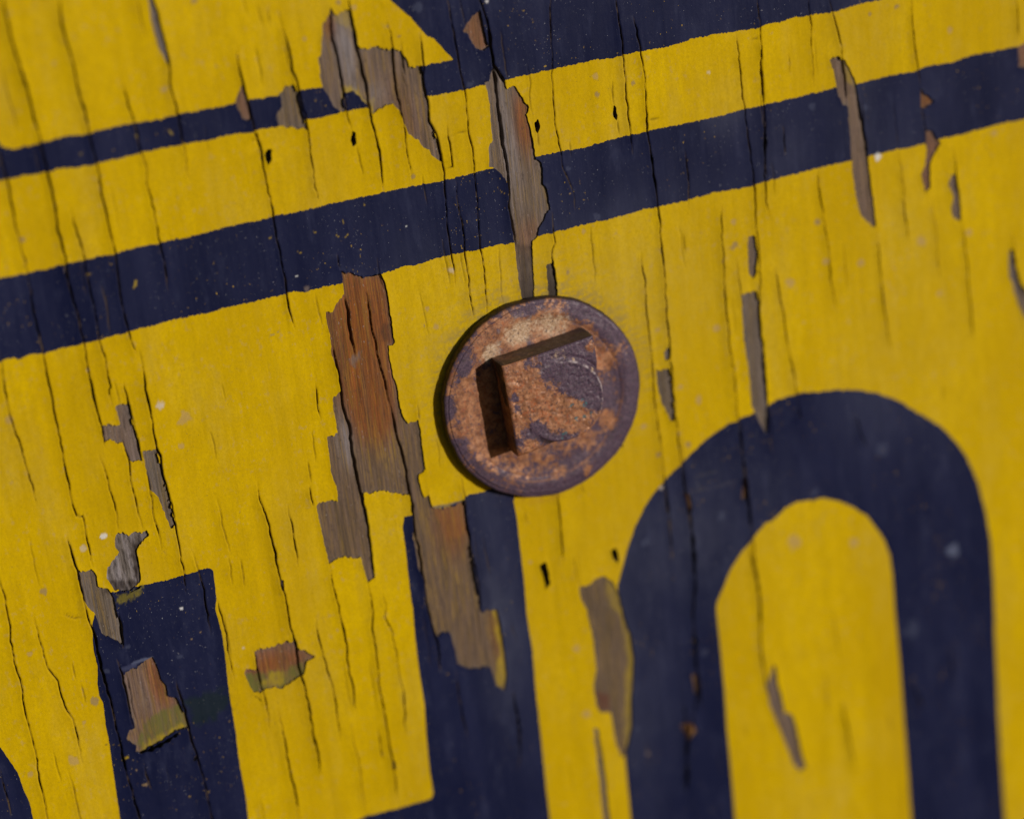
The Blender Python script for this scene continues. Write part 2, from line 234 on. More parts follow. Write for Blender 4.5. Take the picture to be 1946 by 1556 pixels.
 (T(1446,0,(0,400),(15,700),(20,1000),(40,1500))+T(1446,380,(70,150)), 2.3), (T(1446,0,(200,400),(215,550)), 1.1), (T(1446,0,(1100,-60),(1130,300),(1160,500),(1180,700)), 2.0), (T(1446,0,(1190,800),(1225,1100)), 2.0),
 (T(1446,0,(160,930),(180,1150)), 1.5), (T(1446,0,(420,1260),(450,1556))+T(1446,380,(490,350),(530,650),(560,850)), 2.0),
 (T(1446,380,(100,480),(150,800),(200,1100),(260,1380),(280,1556)), 2.0), (T(1446,380,(600,300),(640,700)), 1.2), (T(1446,380,(850,200),(885,550),(930,880),(960,1130)), 2.3),
 (T(1446,0,(1010,1110),(1060,1400),(1070,1556))+T(1446,380,(1090,350)), 1.9), (T(1446,380,(1270,0),(1300,300),(1325,620)), 1.9), (T(1446,380,(1480,100),(1520,500),(1545,750),(1570,1050)), 2.3),
 (T(1446,0,(1420,1050),(1440,1300),(1475,1556)), 1.8), (T(1446,0,(1885,-40),(1900,300)), 2.0), (T(1446,380,(1850,230),(1900,600),(1960,760)), 2.5),
 (T(1446,770,(700,50),(740,200),(790,320)), 2.5), (T(1446,770,(60,0),(80,350)), 2.0), (T(1446,770,(270,0),(300,110)), 2.0),
 (T(1446,1156,(590,650),(650,950),(710,1230)), 2.6), (T(1446,1156,(1380,250),(1430,560)), 3.0), (T(1446,1156,(1100,500),(1200,750)), 2.6), (T(960,770,(1170,600),(1210,900),(1240,1150)), 2.0), (T(960,1156,(60,600),(110,900),(100,1200)), 3.0),
]
rnd = random.Random(7)
for i in range(75):          # hairline splits that follow the grain
    x = rnd.uniform(-60, 2000); y = rnd.uniform(-60, 1560); lean = 0.24-0.00008*x
    n = rnd.randint(3, 5); L = rnd.uniform(25, 110); pts = []
    for k in range(n):
        t = k/(n-1); pts.append((x+lean*L*t+rnd.uniform(-1.5, 1.5), y+L*t))
    CR.append((pts, rnd.uniform(.45, .95)))
TAN = (.40, .27, .13); GREY = (.20, .15, .13); PALE = (.55, .47, .40); BLU = (.13, .15, .24); WHITE = (.65, .65, .68)
def sp(ox, oy, *l): return [(ox+a/K, oy+b/K, r/K, c) for a, b, r, c in l]
SPOTS = (sp(0,0,(1440,10,20,GREY),(795,295,14,TAN),(400,470,14,TAN),(1210,660,22,TAN)) + sp(0,380,(170,295,18,GREY),(1185,1510,32,PALE),(650,1255,12,PALE)) +
 sp(0,770,(65,100,32,TAN),(620,1050,26,PALE),(765,965,24,WHITE),(320,1380,28,GREY),(475,465,12,TAN),(1180,5,28,PALE),(1340,300,22,TAN),(1370,100,50,TAN),(1340,1500,18,WHITE)) +
 sp(0,1156,(220,330,18,TAN),(700,685,32,GREY),(625,840,20,TAN),(550,1120,40,TAN),(220,1220,25,TAN),(1800,290,15,PALE),(945,280,24,BLU),(790,465,24,BLU),(1335,355,24,BLU),(1070,1300,22,TAN),(1010,1195,12,TAN),(1415,225,8,TAN),(1480,170,8,TAN)) +
 sp(480,0,(1190,1310,16,GREY),(1085,270,11,GREY),(995,195,13,GREY),(745,60,20,TAN),(635,15,20,GREY),(380,290,14,TAN),(1730,10,14,WHITE),(1600,625,30,BLU),(1220,60,34,BLU)) +
 sp(480,380,(1470,515,26,PALE),(1290,800,18,TAN),(1355,940,22,TAN),(400,650,30,GREY),(325,565,9,WHITE),(1135,195,9,WHITE),(1270,930,7,GREY)) +
 sp(960,0,(950,615,18,GREY),(1505,540,18,PALE),(670,565,24,TAN),(680,700,24,GREY),(460,1250,22,BLU),(475,1430,9,TAN),(135,180,6,TAN)) +
 sp(960,380,(1685,165,28,TAN),(465,535,15,GREY),(1560,945,32,TAN),(580,235,20,TAN),(1430,1480,32,TAN),(1690,340,34,GREY),(1610,450,20,GREY),(680,125,28,BLU),(1130,960,22,TAN),(1300,1380,26,TAN)) +
 sp(960,770,(1280,210,18,GREY),(1350,290,24,GREY),(1130,360,20,GREY),(1020,160,25,TAN),(1600,820,36,BLU),(1030,1010,40,BLU),(1150,605,18,PALE),(190,1160,22,TAN)) +
 sp(960,1156,(530,290,34,TAN),(600,780,34,TAN),(980,890,24,BLU),(1470,330,40,BLU),(1060,1070,18,GREY)) +
 sp(1446,0,(1005,50,20,GREY),(805,105,12,GREY),(1400,230,30,TAN),(380,790,28,BLU),(780,800,26,BLU),(870,1160,30,WHITE),(1720,990,26,TAN)) +
 sp(1446,380,(420,165,26,GREY),(215,610,32,TAN),(1545,240,36,TAN),(1180,300,44,TAN),(1320,690,30,TAN),(480,450,30,TAN),(740,460,34,TAN)) +
 sp(1446,770,(1415,1075,55,BLU),(400,640,34,BLU),(900,330,60,BLU),(690,1020,44,TAN),(250,1010,60,TAN)) + sp(1446,1156,(1120,150,85,BLU)))

# ------------------------------------------------------------------ numeric helpers
def vnoise(x, z, sx, sz, seed):
    """smooth value noise, cell size sx by sz (metres), range -1..1"""
    rs = np.random.RandomState(seed); tab = rs.rand(256, 256).astype(np.float32)*2-1
    u = x/sx+1000.37; v = z/sz+1000.71
    i = np.floor(u).astype(np.int64); j = np.floor(v).astype(np.int64)
    fu = (u-i); fv = (v-j); fu = fu*fu*(3-2*fu); fv = fv*fv*(3-2*fv)
    i0 = i & 255; i1 = (i+1) & 255; j0 = j & 255; j1 = (j+1) & 255
    return (tab[i0, j0]*(1-fu)*(1-fv)+tab[i1, j0]*fu*(1-fv)+tab[i0, j1]*(1-fu)*fv+tab[i1, j1]*fu*fv)
def seg_dist(px, pz, a, b):
    dx, dz = b[0]-a[0], b[1]-a[1]; L2 = dx*dx+dz*dz+1e-18
    t = np.clip(((px-a[0])*dx+(pz-a[1])*dz)/L2, 0, 1)
    ex = px-(a[0]+t*dx); ez = pz-(a[1]+t*dz)
    return np.sqrt(ex*ex+ez*ez), t, (dx*(pz-a[1])-dz*(px-a[0]))
def window(xs, zs, pts, m):
    i0 = np.searchsorted(xs, pts[:, 0].min()-m); i1 = np.searchsorted(xs, pts[:, 0].max()+m)
    j0 = np.searchsorted(zs, pts[:, 1].min()-m); j1 = np.searchsorted(zs, pts[:, 1].max()+m)
    return i0, i1, j0, j1
def poly_sd(px, pz, pts, lim=None):
    """signed distance, positive inside"""
    d = np.full(px.shape, 1e3); ins = np.zeros(px.shape, bool)
    n = len(pts)
    for k in range(n):
        a = pts[k]; b = pts[(k+1) % n]
        dd, _, _ = seg_dist(px, pz, a, b); d = np.minimum(d, dd)
        if a[1] != b[1]:
            c = ((a[1] > pz) != (b[1] > pz)) & (px < (b[0]-a[0])*(pz-a[1])/(b[1]-a[1])+a[0]); ins ^= c
    return np.where(ins, d, -d)
MM = 0.001
corners = Pn([(0, 0), (1946, 0), (1946, 1556), (0, 1556)])
BX0, BX1 = corners[:, 0].min()-.003, corners[:, 0].max()+.003
BZ0, BZ1 = corners[:, 1].min()-.003, corners[:, 1].max()+.003
PXM = 0.000129      # metres per photo pixel, about

def fields(xs, zs):
    X, Z = np.meshgrid(xs, zs, indexing='ij'); f = {}
    X = X.astype(np.float64)
    # splintery warps: edges step along the grain
    wz = vnoise(X, Z, .00045, .004, 1)*.00018 + vnoise(X, Z, .0011, .002, 2)*.00022
    wx = vnoise(X, Z, .0016, .0006, 3)*.00009
    nz = vnoise(X, Z, .0003, .0012, 4)*.00009 + vnoise(X, Z, .0010, .0012, 5)*.00011
    def fibre(w, seed, lean=.02):
        rs_ = np.random.RandomState(seed); tab = rs_.rand(4096)*2-1
        u = (X+Z*lean)/w + vnoise(X, Z, w*6, .03, seed+1)*1.2+2000
        v = np.floor(Z/.006+vnoise(X, Z, w*2, .01, seed+2)).astype(np.int64)
        return tab[(np.floor(u).astype(np.int64)*7+v*131) & 4095]
    f1 = fibre(.00075, 101); f2 = fibre(.0021, 111); f3 = fibre(.00035, 121)
    wz = wz+f1*.00022+f2*.00024+f3*.00010
    wx = wx+vnoise(X, Z, .01, .0009, 131)*.00010
    nz = nz+f3*.00011+f1*.00009
    bare = np.full(X.shape, -.02); tone = np.zeros(X.shape); pale = np.zeros(X.shape); resid = np.zeros(X.shape)
    for poly, to, pa, re in BARE:
        pts = Pn(poly); i0, i1, j0, j1 = window(xs, zs, pts, .002)
        if i1 <= i0 or j1 <= j0: continue
        s = np.s_[i0:i1, j0:j1]
        d = poly_sd(X[s]+wx[s], Z[s]+wz[s], pts)
        near = d > bare[s]
        bare[s] = np.maximum(bare[s], d)
        tone[s] = np.where(near & (d > -.002), to, tone[s]); pale[s] = np.where(near & (d > -.002), pa, pale[s]); resid[s] = np.where(near & (d > -.002), re, resid[s])
    pit = np.full(X.shape, -.02)
    for poly in PITS:
        pts = Pn(poly); i0, i1, j0, j1 = window(xs, zs, pts, .001); s = np.s_[i0:i1, j0:j1]
        if i1 <= i0 or j1 <= j0: continue
        pit[s] = np.maximum(pit[s], poly_sd(X[s]+wx[s], Z[s]+wz[s]*.5, pts))
    # navy letters and stripes, one field each
    for name, poly in NAVY.items():
        pts = Pn(poly); g = np.full(X.shape, -.02)
        i0, i1, j0, j1 = window(xs, zs, pts, .002)
        if not (i1 <= i0 or j1 <= j0):
            s = np.s_[i0:i1, j0:j1]
            g[s] = poly_sd(X[s]+wx[s]*.4, Z[s]+nz[s], pts)
        f[name] = g
    # cracks
    gap = np.full(X.shape, .02)        # distance outside a through-crack of the paint
    groove = np.zeros(X.shape); cup = np.zeros(X.shape); dirt = np.zeros(X.shape)
    rs = np.random.RandomState(11)
    fine = (xs[1]-xs[0]) < .0005
    if fine:
        for pts_px, w in CR:
            pts = Pn(pts_px)
            # subdivide and jitter
            q = [pts[0]]; kink = 0.
            for a, b in zip(pts[:-1], pts[1:]):
                L = np.hypot(*(b-a)); n = max(1, int(L/.0011))
                for k in range(1, n+1):
                    kink = kink*.8+rs.normal(0, .00009); p = a+(b-a)*k/n; q.append(p+np.array([kink+rs.normal(0, .00005 if w > .96 else .00004), 0]))
            q = np.array(q); tot = np.hypot(np.diff(q[:, 0]), np.diff(q[:, 1])).sum()
            i0, i1, j0, j1 = window(xs, zs, q, .005)
            if i1 <= i0 or j1 <= j0: continue
            s = np.s_[i0:i1, j0:j1]; xx = X[s]; zz = Z[s]
            D = np.full(xx.shape, 1.0); A = np.zeros(xx.shape); SD = np.zeros(xx.shape); acc = 0
            for a, b in zip(q[:-1], q[1:]):
                lo = min(a[1], b[1])-.005; hi = max(a[1], b[1])+.005
                jj0 = np.searchsorted(zs[j0:j1], lo); jj1 = np.searchsorted(zs[j0:j1], hi)
                if jj1 <= jj0: acc += np.hypot(*(b-a)); continue
                ss = np.s_[:, jj0:jj1]
                d, t, side = seg_dist(xx[ss], zz[ss], a, b); L = np.hypot(*(b-a))
                m = d < D[ss]
                D[ss] = np.where(m, d, D[ss]); A[ss] = np.where(m, acc+t*L, A[ss]); SD[ss] = np.where(m, side, SD[ss])
                acc += L
            tap = np.clip(np.minimum(A, tot-A)/min(.006, tot*.3), 0, 1)**.6
            wid = w*(1.4 if w < 4.5 else 1.0)*PXM*.5*tap*np.clip(1+.6*vnoise(xx, zz, .01, .0045, 20)+.35*vnoise(xx, zz, .01, .0015, 21), .15, 2)
            if w >= 1.4:
                gap[s] = np.minimum(gap[s], np.where(D < .003, D-(wid-.00006), .02))
            hw = .00019+wid*.6
            st = min(1.0, w/1.8)
            groove[s] = np.maximum(groove[s], np.clip(1-D/hw, 0, 1)*st*tap)
            dirt[s] = np.maximum(dirt[s], np.clip(1-D/(hw*1.0), 0, 1)*min(1, w/1.5)*tap*.9)  # darker tint inside the cracks
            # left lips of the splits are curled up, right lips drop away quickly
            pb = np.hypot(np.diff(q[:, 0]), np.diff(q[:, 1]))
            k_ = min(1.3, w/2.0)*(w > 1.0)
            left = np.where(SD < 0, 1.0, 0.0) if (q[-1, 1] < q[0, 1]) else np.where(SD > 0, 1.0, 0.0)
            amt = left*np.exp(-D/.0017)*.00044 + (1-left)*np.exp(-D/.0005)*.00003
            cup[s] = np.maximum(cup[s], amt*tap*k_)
    f.update(X=X, Z=Z, bare=bare, pit=pit, gap=gap, groove=groove, cup=cup, dirt=dirt, tone=tone, pale=pale, resid=resid)
    f['base'] = (vnoise(X, Z, .009, .09, 6)*.00016 + vnoise(X, Z, .0035, .04, 7)*.00010 + vnoise(X, Z, .0016, .03, 9)*.00003 + vnoise(X, Z, .0008, .015, 8)*.00002)
    return f

OLIVE = (.115, .115, .022); YRES = (.36, .25, .01); DARK = (.03, .02, .018)
WSTAIN_SHADE = [(T(0,1156,(1020,1000),(1060,850),(1180,760),(1330,700),(1400,880),(1200,980),(1060,1060)), OLIVE, .8), (T(0,1156,(1030,1070),(1080,980),(1200,930),(1340,850),(1380,880),(1200,1000)), YRES, .75),
 (T(480,1156,(-40,480),(150,470),(250,455),(300,430),(400,380),(380,500),(200,600),(-40,640)), OLIVE, .8), (T(480,1156,(60,560),(150,470),(250,460),(220,560),(150,590)), YRES, .7), (T(0,1156,(1800,490),(1900,480),(1960,640),(1860,620)), OLIVE, .8),
 (T(480,0,(590,60),(720,60),(760,230),(640,190),(600,150)), YRES, .45), (T(480,0,(660,690),(690,640),(780,660),(850,780),(900,700),(900,860),(700,700),(650,830)), YRES, .75), (T(480,0,(1240,480),(1270,500),(1290,700),(1250,600)), YRES, .5),
 (T(480,1156,(1770,0),(1850,0),(1890,600),(1800,580),(1830,300)), YRES, .7), (T(960,1156,(860,0),(960,200),(960,700),(900,1080),(880,800),(910,400)), YRES, .55), (T(960,770,(740,1290),(830,1350),(880,1556),(780,1500)), YRES, .45),
 (T(1446,0,(610,450),(670,500),(690,640),(640,600)), YRES, .5), (T(0,770,(940,1040),(1040,1020),(1090,1290),(1010,1340),(970,1150)), DARK, .98), (T(0,770,(780,1300),(1060,1290),(1060,1400),(780,1400)), DARK, .75), (T(0,770,(800,1290),(1040,1290),(940,1370),(840,1360)), DARK, .5), (T(0,770,(1030,930),(1110,920),(1080,1000),(1000,1060),(960,1000)), DARK, .35),  # dark patches: grime and painted rim shade of the ragged hole
 (T(480,770,(1330,760),(1560,700),(1600,950),(1450,1000)), (.30,.10,.02), .3), (T(480,380,(930,950),(1040,900),(1050,1070),(960,1050)), DARK, .5), (T(480,380,(700,1180),(810,1120),(760,1240)), (.14,.12,.12), .6),
 (T(960,380,(60,330),(210,330),(220,800),(100,800)), DARK, .6), (T(960,380,(290,440),(400,440),(400,780),(300,780)), DARK, .7), (T(960,1156,(665,600),(760,640),(790,760),(680,750)), (.10,.025,.015), .7)]
SCR_GLOSS = [(T(480,0,(1810,1385),(1840,1420),(1895,1440)), .9, (.30,.20,.05)), (T(0,380,(1310,490),(1350,478)), 1.2, (.16,.18,.28)), (T(0,380,(990,655),(1000,600)), 3, (.34,.24,.03)), (T(0,380,(1005,640),(1010,590)), 2, (.34,.24,.03)),
 (T(480,380,(115,290),(140,270)), 2.2, (.38,.26,.03)), (T(480,380,(620,262),(635,270)), 2.2, (.38,.26,.03)), (T(480,380,(680,280),(705,250)), 2.2, (.38,.26,.03)), (T(480,380,(335,385),(360,392)), 2.2, (.38,.26,.03)), (T(480,380,(450,235),(468,240)), 1.8, (.38,.26,.03)), (T(480,380,(665,150),(670,170)), 1.8, (.38,.26,.03)), (T(480,380,(822,30),(830,42)), 1.8, (.38,.26,.03)),
 (T(0,1156,(985,405),(1050,375),(1120,362)), 6, (.10,.115,.20)), (T(0,1156,(905,450),(990,420)), 9, (.045,.05,.11)), (T(0,0,(585,1140),(605,1135)), 3, (.34,.24,.03)), (T(0,0,(1250,965),(1270,990)), 3.5, (.36,.26,.05)), (T(0,0,(1005,1000),(1015,1020)), 3, (.36,.26,.05)),  # the two wide bluish strokes paint a gloss highlight on a raised lip
 (T(0,380,(640,550),(665,550)), 3, (.34,.22,.02)), (T(960,770,(1400,640),(1500,610),(1700,560)), 2.5, (.075,.07,.09)), (T(960,770,(1400,530),(1560,490)), 3, (.06,.06,.085)), (T(960,770,(1420,560),(1430,620)), 3, (.06,.06,.085)), (T(480,0,(795,475),(820,480)), 1.2, (.4,.38,.36)),
 (T(0,1156,(760,1005),(880,1003)), 1.2, (.16,.11,.03)), (T(0,1156,(910,1115),(945,1100)), 5, (.42,.28,.01)), (T(0,0,(1195,675),(1255,640)), 2.5, (.42,.33,.14)), (T(480,380,(120,1010),(190,975)), 2, (.40,.30,.12)), (T(480,770,(1330,755),(1440,740),(1555,700)), 5, (.05,.06,.12))]
def stains_and_shade(f):
    """marks on the paint: spots, grime, rust run-off, painted shade and gloss; RGBA"""
    X, Z = f['X'], f['Z']; st = np.zeros(X.shape+(4,), np.float32)
    def over(mask, col):
        a = np.clip(mask, 0, 1)[..., None]; c = np.array(col, np.float32)
        oa = st[..., 3:4]; na = a+oa*(1-a)
        st[..., :3] = np.where(na > 1e-6, (c*a+st[..., :3]*oa*(1-a))/np.maximum(na, 1e-6), 0); st[..., 3:4] = na
    warp = vnoise(X, Z, .0012, .0012, 31); warp2 = vnoise(X, Z, .0004, .0004, 32)
    # grime on the paint round the washer
    r = np.hypot(X, Z); ang = np.arctan2(Z, X)
    n3 = vnoise(X+Z*.5, Z-X*.15, .0026, .0007, 33)*.45+vnoise(X, Z, .0006, .0003, 34)*.4+vnoise(X, Z, .00035, .00035, 37)*.3
    halo = np.clip(1-(r-.025)/.005, 0, 1)*np.clip(.55+.7*np.sin(ang), 0.12, 1)
    over(np.clip(halo*(.6+n3*1.3), 0, 1)*.5, (.15, .11, .05))
    low = np.clip(1-(r-.0245)/.0035, 0, 1)*np.exp(-((ang+1.62)/.22)**2)
    over(np.clip(low*(.7+n3*1.5), 0, 1)*.85, (.25, .09, .03))
    halo2 = np.clip(1-(r-.025)/.014, 0, 1)*np.clip(.5+.6*np.sin(ang+.3), 0, 1)
    over(np.clip(halo2*(.25+n3*1.5), 0, 1)*.5, (.36, .27, .09))
    for x, y, rr, c in SPOTS:
        px, pz = P(x, y); R = rr*PXM
        i0, i1, j0, j1 = window(X[:, 0], Z[0], np.array([[px, pz]]), R*2)
        if i1 <= i0 or j1 <= j0: continue
        s = np.s_[i0:i1, j0:j1]
        d = np.hypot(X[s]-px, Z[s]-pz)/R + warp[s]*.35+warp2[s]*.3
        a = np.zeros(X.shape, np.float32); a[s] = np.clip((1.05-d)*3, 0, 1)*(.8 if c is WHITE else (.17 if (c is BLU and rr != 55/K) else .6))
        sub = a[s][..., None]; oa = st[s][..., 3:4]; na = sub+oa*(1-sub)
        st[s][..., :3] = np.where(na > 1e-6, (np.array(c, np.float32)*sub+st[s][..., :3]*oa*(1-sub))/np.maximum(na, 1e-6), 0)
        st[s][..., 3:4] = na
    # dark green stain on the lower left letter
    gp = Pn(T(0,1156,(1360,690),(1480,620),(1690,570),(1710,740),(1600,820),(1430,890)))
    i0, i1, j0, j1 = window(X[:, 0], Z[0], gp, .003)
    if i1 > i0 and j1 > j0:
        s = np.s_[i0:i1, j0:j1]; d = poly_sd(X[s], Z[s], gp)/.0012+warp[s]*1.0+warp2[s]*.5
        a = np.zeros(X.shape, np.float32); a[s] = np.clip(d*.6+.3, 0, 1)*.6; over(a, (.010, .020, .016))
    gp = Pn(T(0,770,(870,1400),(960,1370),(1060,1325),(1040,1390),(900,1470),(860,1450)))
    i0, i1, j0, j1 = window(X[:, 0], Z[0], gp, .003)
    if i1 > i0 and j1 > j0:
        s = np.s_[i0:i1, j0:j1]; d = poly_sd(X[s], Z[s], gp)/.001+warp2[s]*.9
        a = np.zeros(X.shape, np.float32); a[s] = np.clip(d*1.2+.3, 0, 1)*.8; over(a, (.16, .13, .02))
    for pl, w, c in SCR_GLOSS:
        pts = Pn(pl); i0, i1, j0, j1 = window(X[:, 0], Z[0], pts, .0015)
        if i1 <= i0 or j1 <= j0: continue
        s = np.s_[i0:i1, j0:j1]; D = np.full(X[s].shape, 1.)
        for a_, b_ in zip(pts[:-1], pts[1:]): D = np.minimum(D, seg_dist(X[s], Z[s], a_, b_)[0])
        D = D+warp2[s]*.00008; a = np.zeros(X.shape, np.float32); a[s] = np.clip(1.5-D/(w*PXM*.5), 0, 1)*.8; over(a, c)
    dcol = np.clip(.35+vnoise(X, Z, .0007, .0022, 36)*1.2, 0, 1)*(np.max([f[k] for k in NAVY], axis=0) > 0)
    over(np.clip(f['cup']/.0004-.25, 0, 1)*np.clip(.45+n3*.8, 0, 1)*.32*(np.max([f[k] for k in NAVY], axis=0) < 0), (.22, .13, .01))  # amber tint on the left lips of cracks: painted shade
    over(f['dirt']*.95, (.018, .012, .008)); over(np.clip(f['dirt']*dcol*.7, 0, .6), (.16, .10, .02))
    return st

# ------------------------------------------------------------------ materials
def mat(name):
    m = bpy.data.materials.new(name); m.use_nodes = True; t = m.node_tree
    return m, t, t.nodes['Principled BSDF']
class NB:
    def __init__(s, t): s.t = t
    def n(s, kind, **kw):
        o = s.t.nodes.new(kind)
        for k, v in kw.items():
            setattr(o, k, v)
        return o
    def coord(s, scale=(1, 1, 1), loc=(0, 0, 0)):
        tc = s.n('ShaderNodeTexCoord'); mp = s.n('ShaderNodeMapping'); mp.inputs['Scale'].default_value = scale; mp.inputs['Location'].default_value = loc
        s.t.links.new(tc.outputs['Object'], mp.inputs[0]); return mp.outputs[0]
    def noise(s, scale, detail=4, rough=.55, stretch=(1, 1, 1), loc=(0, 0, 0), dist=0):
        o = s.n('ShaderNodeTexNoise'); o.inputs['Scale'].default_value = scale; o.inputs['Detail'].default_value = detail
        o.inputs['Roughness'].default_value = rough; o.inputs['Distortion'].default_value = dist
        s.t.links.new(s.coord(stretch, loc), o.inputs['Vector']); return o.outputs['Fac']
    def ramp(s, v, lo, hi, a=0., b=1.):
        o = s.n('ShaderNodeMapRange'); o.clamp = True; o.interpolation_type = 'SMOOTHSTEP'
        for i, q in zip((1, 2, 3, 4), (lo, hi, a, b)): o.inputs[i].default_value = q
        s.t.links.new(v, o.inputs[0]); return o.outputs[0]
    def mix(s, fac, a, b):
        o = s.n('ShaderNodeMix'); o.data_type = 'RGBA'
        for idx, v in ((0, fac), (6, a), (7, b)):
            if isinstance(v, (int, float)): o.inputs[idx].default_value = v
            elif isinstance(v, tuple): o.inputs[idx].default_value = v+(1,)
            else: s.t.links.new(v, o.inputs[idx])
        return o.outputs[2]
    def math(s, op, a, b):
        o = s.n('ShaderNodeMath'); o.operation = op
        for idx, v in ((0, a), (1, b)):
            if isinstance(v, (int, float)): o.inputs[idx].default_value = v
            else: s.t.links.new(v, o.inputs[idx])
        return o.outputs[0]
    def attr(s, name):
        o = s.n('ShaderNodeAttribute'); o.attribute_name = name; return o
    def bump(s, h, dist, strength=1.0, prev=None):
        o = s.n('ShaderNodeBump'); o.inputs['Distance'].default_value = dist; o.inputs['Strength'].default_value = strength
        s.t.links.new(h, o.inputs['Height'])
        if prev: s.t.links.new(prev, o.inputs['Normal'])
        return o.outputs[0]

def make_yellow():
    m, t, b = mat('yellow_paint'); N = NB(t)
    col = N.mix(N.ramp(N.noise(26, 6, .65, (1.5, 1, .6)), .36, .66), (.655, .435, .0), (.56, .36, .0))
    # chalky worn patches, long along the grain
    worn = N.math('MULTIPLY', N.ramp(N.noise(55, 5, .6, (1.6, 1, .5), (3, 0, 1)), .48, .70), .7)
    at = N.attr('fade_sheen')
    worn = N.math('MAXIMUM', worn, at.outputs['Fac'])
    patchy = N.math('MULTIPLY', worn, N.ramp(N.noise(420, 5, .65, (1, 1, .6)), .34, .62, .35, 1))
    col = N.mix(patchy, col, (.53, .37, .045))
    mot = N.math('MULTIPLY', N.ramp(N.noise(750, 5, .68, (1, 1, .7), (9, 2, 4)), .54, .68), N.ramp(N.noise(90, 4, .6, (1, 1, 1), (5, 5, 5)), .42, .60, .08, .75))
    col = N.mix(mot, col, (.46, .32, .12))
    shade = N.ramp(N.noise(330, 7, .75, (1.3, 1, .55)), .32, .68, .0, .55)
    col = N.mix(shade, col, (.47, .30, .002))
    broad = N.ramp(N.noise(16, 5, .6, (1.6, 1, .6), (6, 3, 2)), .42, .66, 0, .4); col = N.mix(broad, col, (.46, .285, .002))
    mic = N.ramp(N.noise(1700, 4, .7, (1, 1, .8), (4, 1, 7)), .40, .70, 0, .42); col = N.mix(mic, col, (.40, .26, .004))
    pin = N.math('MULTIPLY', N.ramp(N.noise(2600, 2, .5, (1, 1, 1), (7, 1, 2)), .70, .75), N.ramp(N.noise(28, 2), .42, .6, .1, .85))
    col = N.mix(pin, col, (.10, .07, .03))
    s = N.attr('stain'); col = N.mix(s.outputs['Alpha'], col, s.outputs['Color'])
    t.links.new(col, b.inputs['Base Color'])
    t.links.new(N.ramp(N.noise(700, 3), .3, .7, .5, .72), b.inputs['Roughness'])
    b.inputs['Specular IOR Level'].default_value = .04
    n1 = N.bump(N.noise(1500, 5, .65, (1, 1, .8)), .00009, .75)
    n2 = N.bump(N.noise(900, 5, .65, (1, 1, .06)), .00009, .4, n1)
    t.links.new(n2, b.inputs['Normal']); return m
def make_navy():
    m, t, b = mat('navy_paint'); N = NB(t)
    col = N.mix(N.ramp(N.noise(45, 4, .6, (1.4, 1, .5)), .35, .68), (.0060, .0085, .036), (.0120, .0150, .050))
    haze = N.math('MULTIPLY', N.ramp(N.noise(160, 5, .65, (1.6, 1, .5), (2, 8, 1)), .50, .75), .5)
    col = N.mix(haze, col, (.032, .037, .085))
    fd = N.attr('fade_sheen'); col = N.mix(N.math('MULTIPLY', fd.outputs['Fac'], .6), col, (.065, .070, .115))
    fine = N.math('MULTIPLY', N.ramp(N.noise(1500, 4, .7, (1.3, 1, .6)), .60, .74), .35)
    col = N.mix(fine, col, (.075, .078, .11))
    gold = N.math('MULTIPLY', N.ramp(N.noise(1500, 2, .5, (1.2, 1, .75), (4, 4, 9)), .70, .73), N.ramp(N.noise(60, 2, .5, (1, 1, 1), (1, 2, 3)), .46, .60, 0, .85))
    col = N.mix(gold, col, (.42, .27, .03))
    dust = N.math('MULTIPLY', N.ramp(N.noise(3000, 1, .5, (1, 1, 1), (8, 4, 3)), .75, .79), .7)
    col = N.mix(dust, col, (.40, .40, .44))
    s = N.attr('stain'); col = N.mix(s.outputs['Alpha'], col, s.outputs['Color'])
    t.links.new(col, b.inputs['Base Color'])
    t.links.new(N.ramp(N.noise(500, 3), .3, .7, .42, .62), b.inputs['Roughness'])
    b.inputs['Specular IOR Level'].default_value = .08
    n1 = N.bump(N.noise(1500, 4, .6, (1, 1, .7)), .00006, .6)
    n2 = N.bump(N.noise(800, 5, .65, (1, 1, .05)), .00012, .5, n1)
    t.links.new(n2, b.inputs['Normal']); return m
def make_edge(name, c1, c2):
    m, t, b = mat(name); N = NB(t)
    t.links.new(N.mix(N.ramp(N.noise(900, 4), .4, .6), c1, c2), b.inputs['Base Color']); b.inputs['Roughness'].default_value = .9
    b.inputs['Specular IOR Level'].default_value = .1
    return m
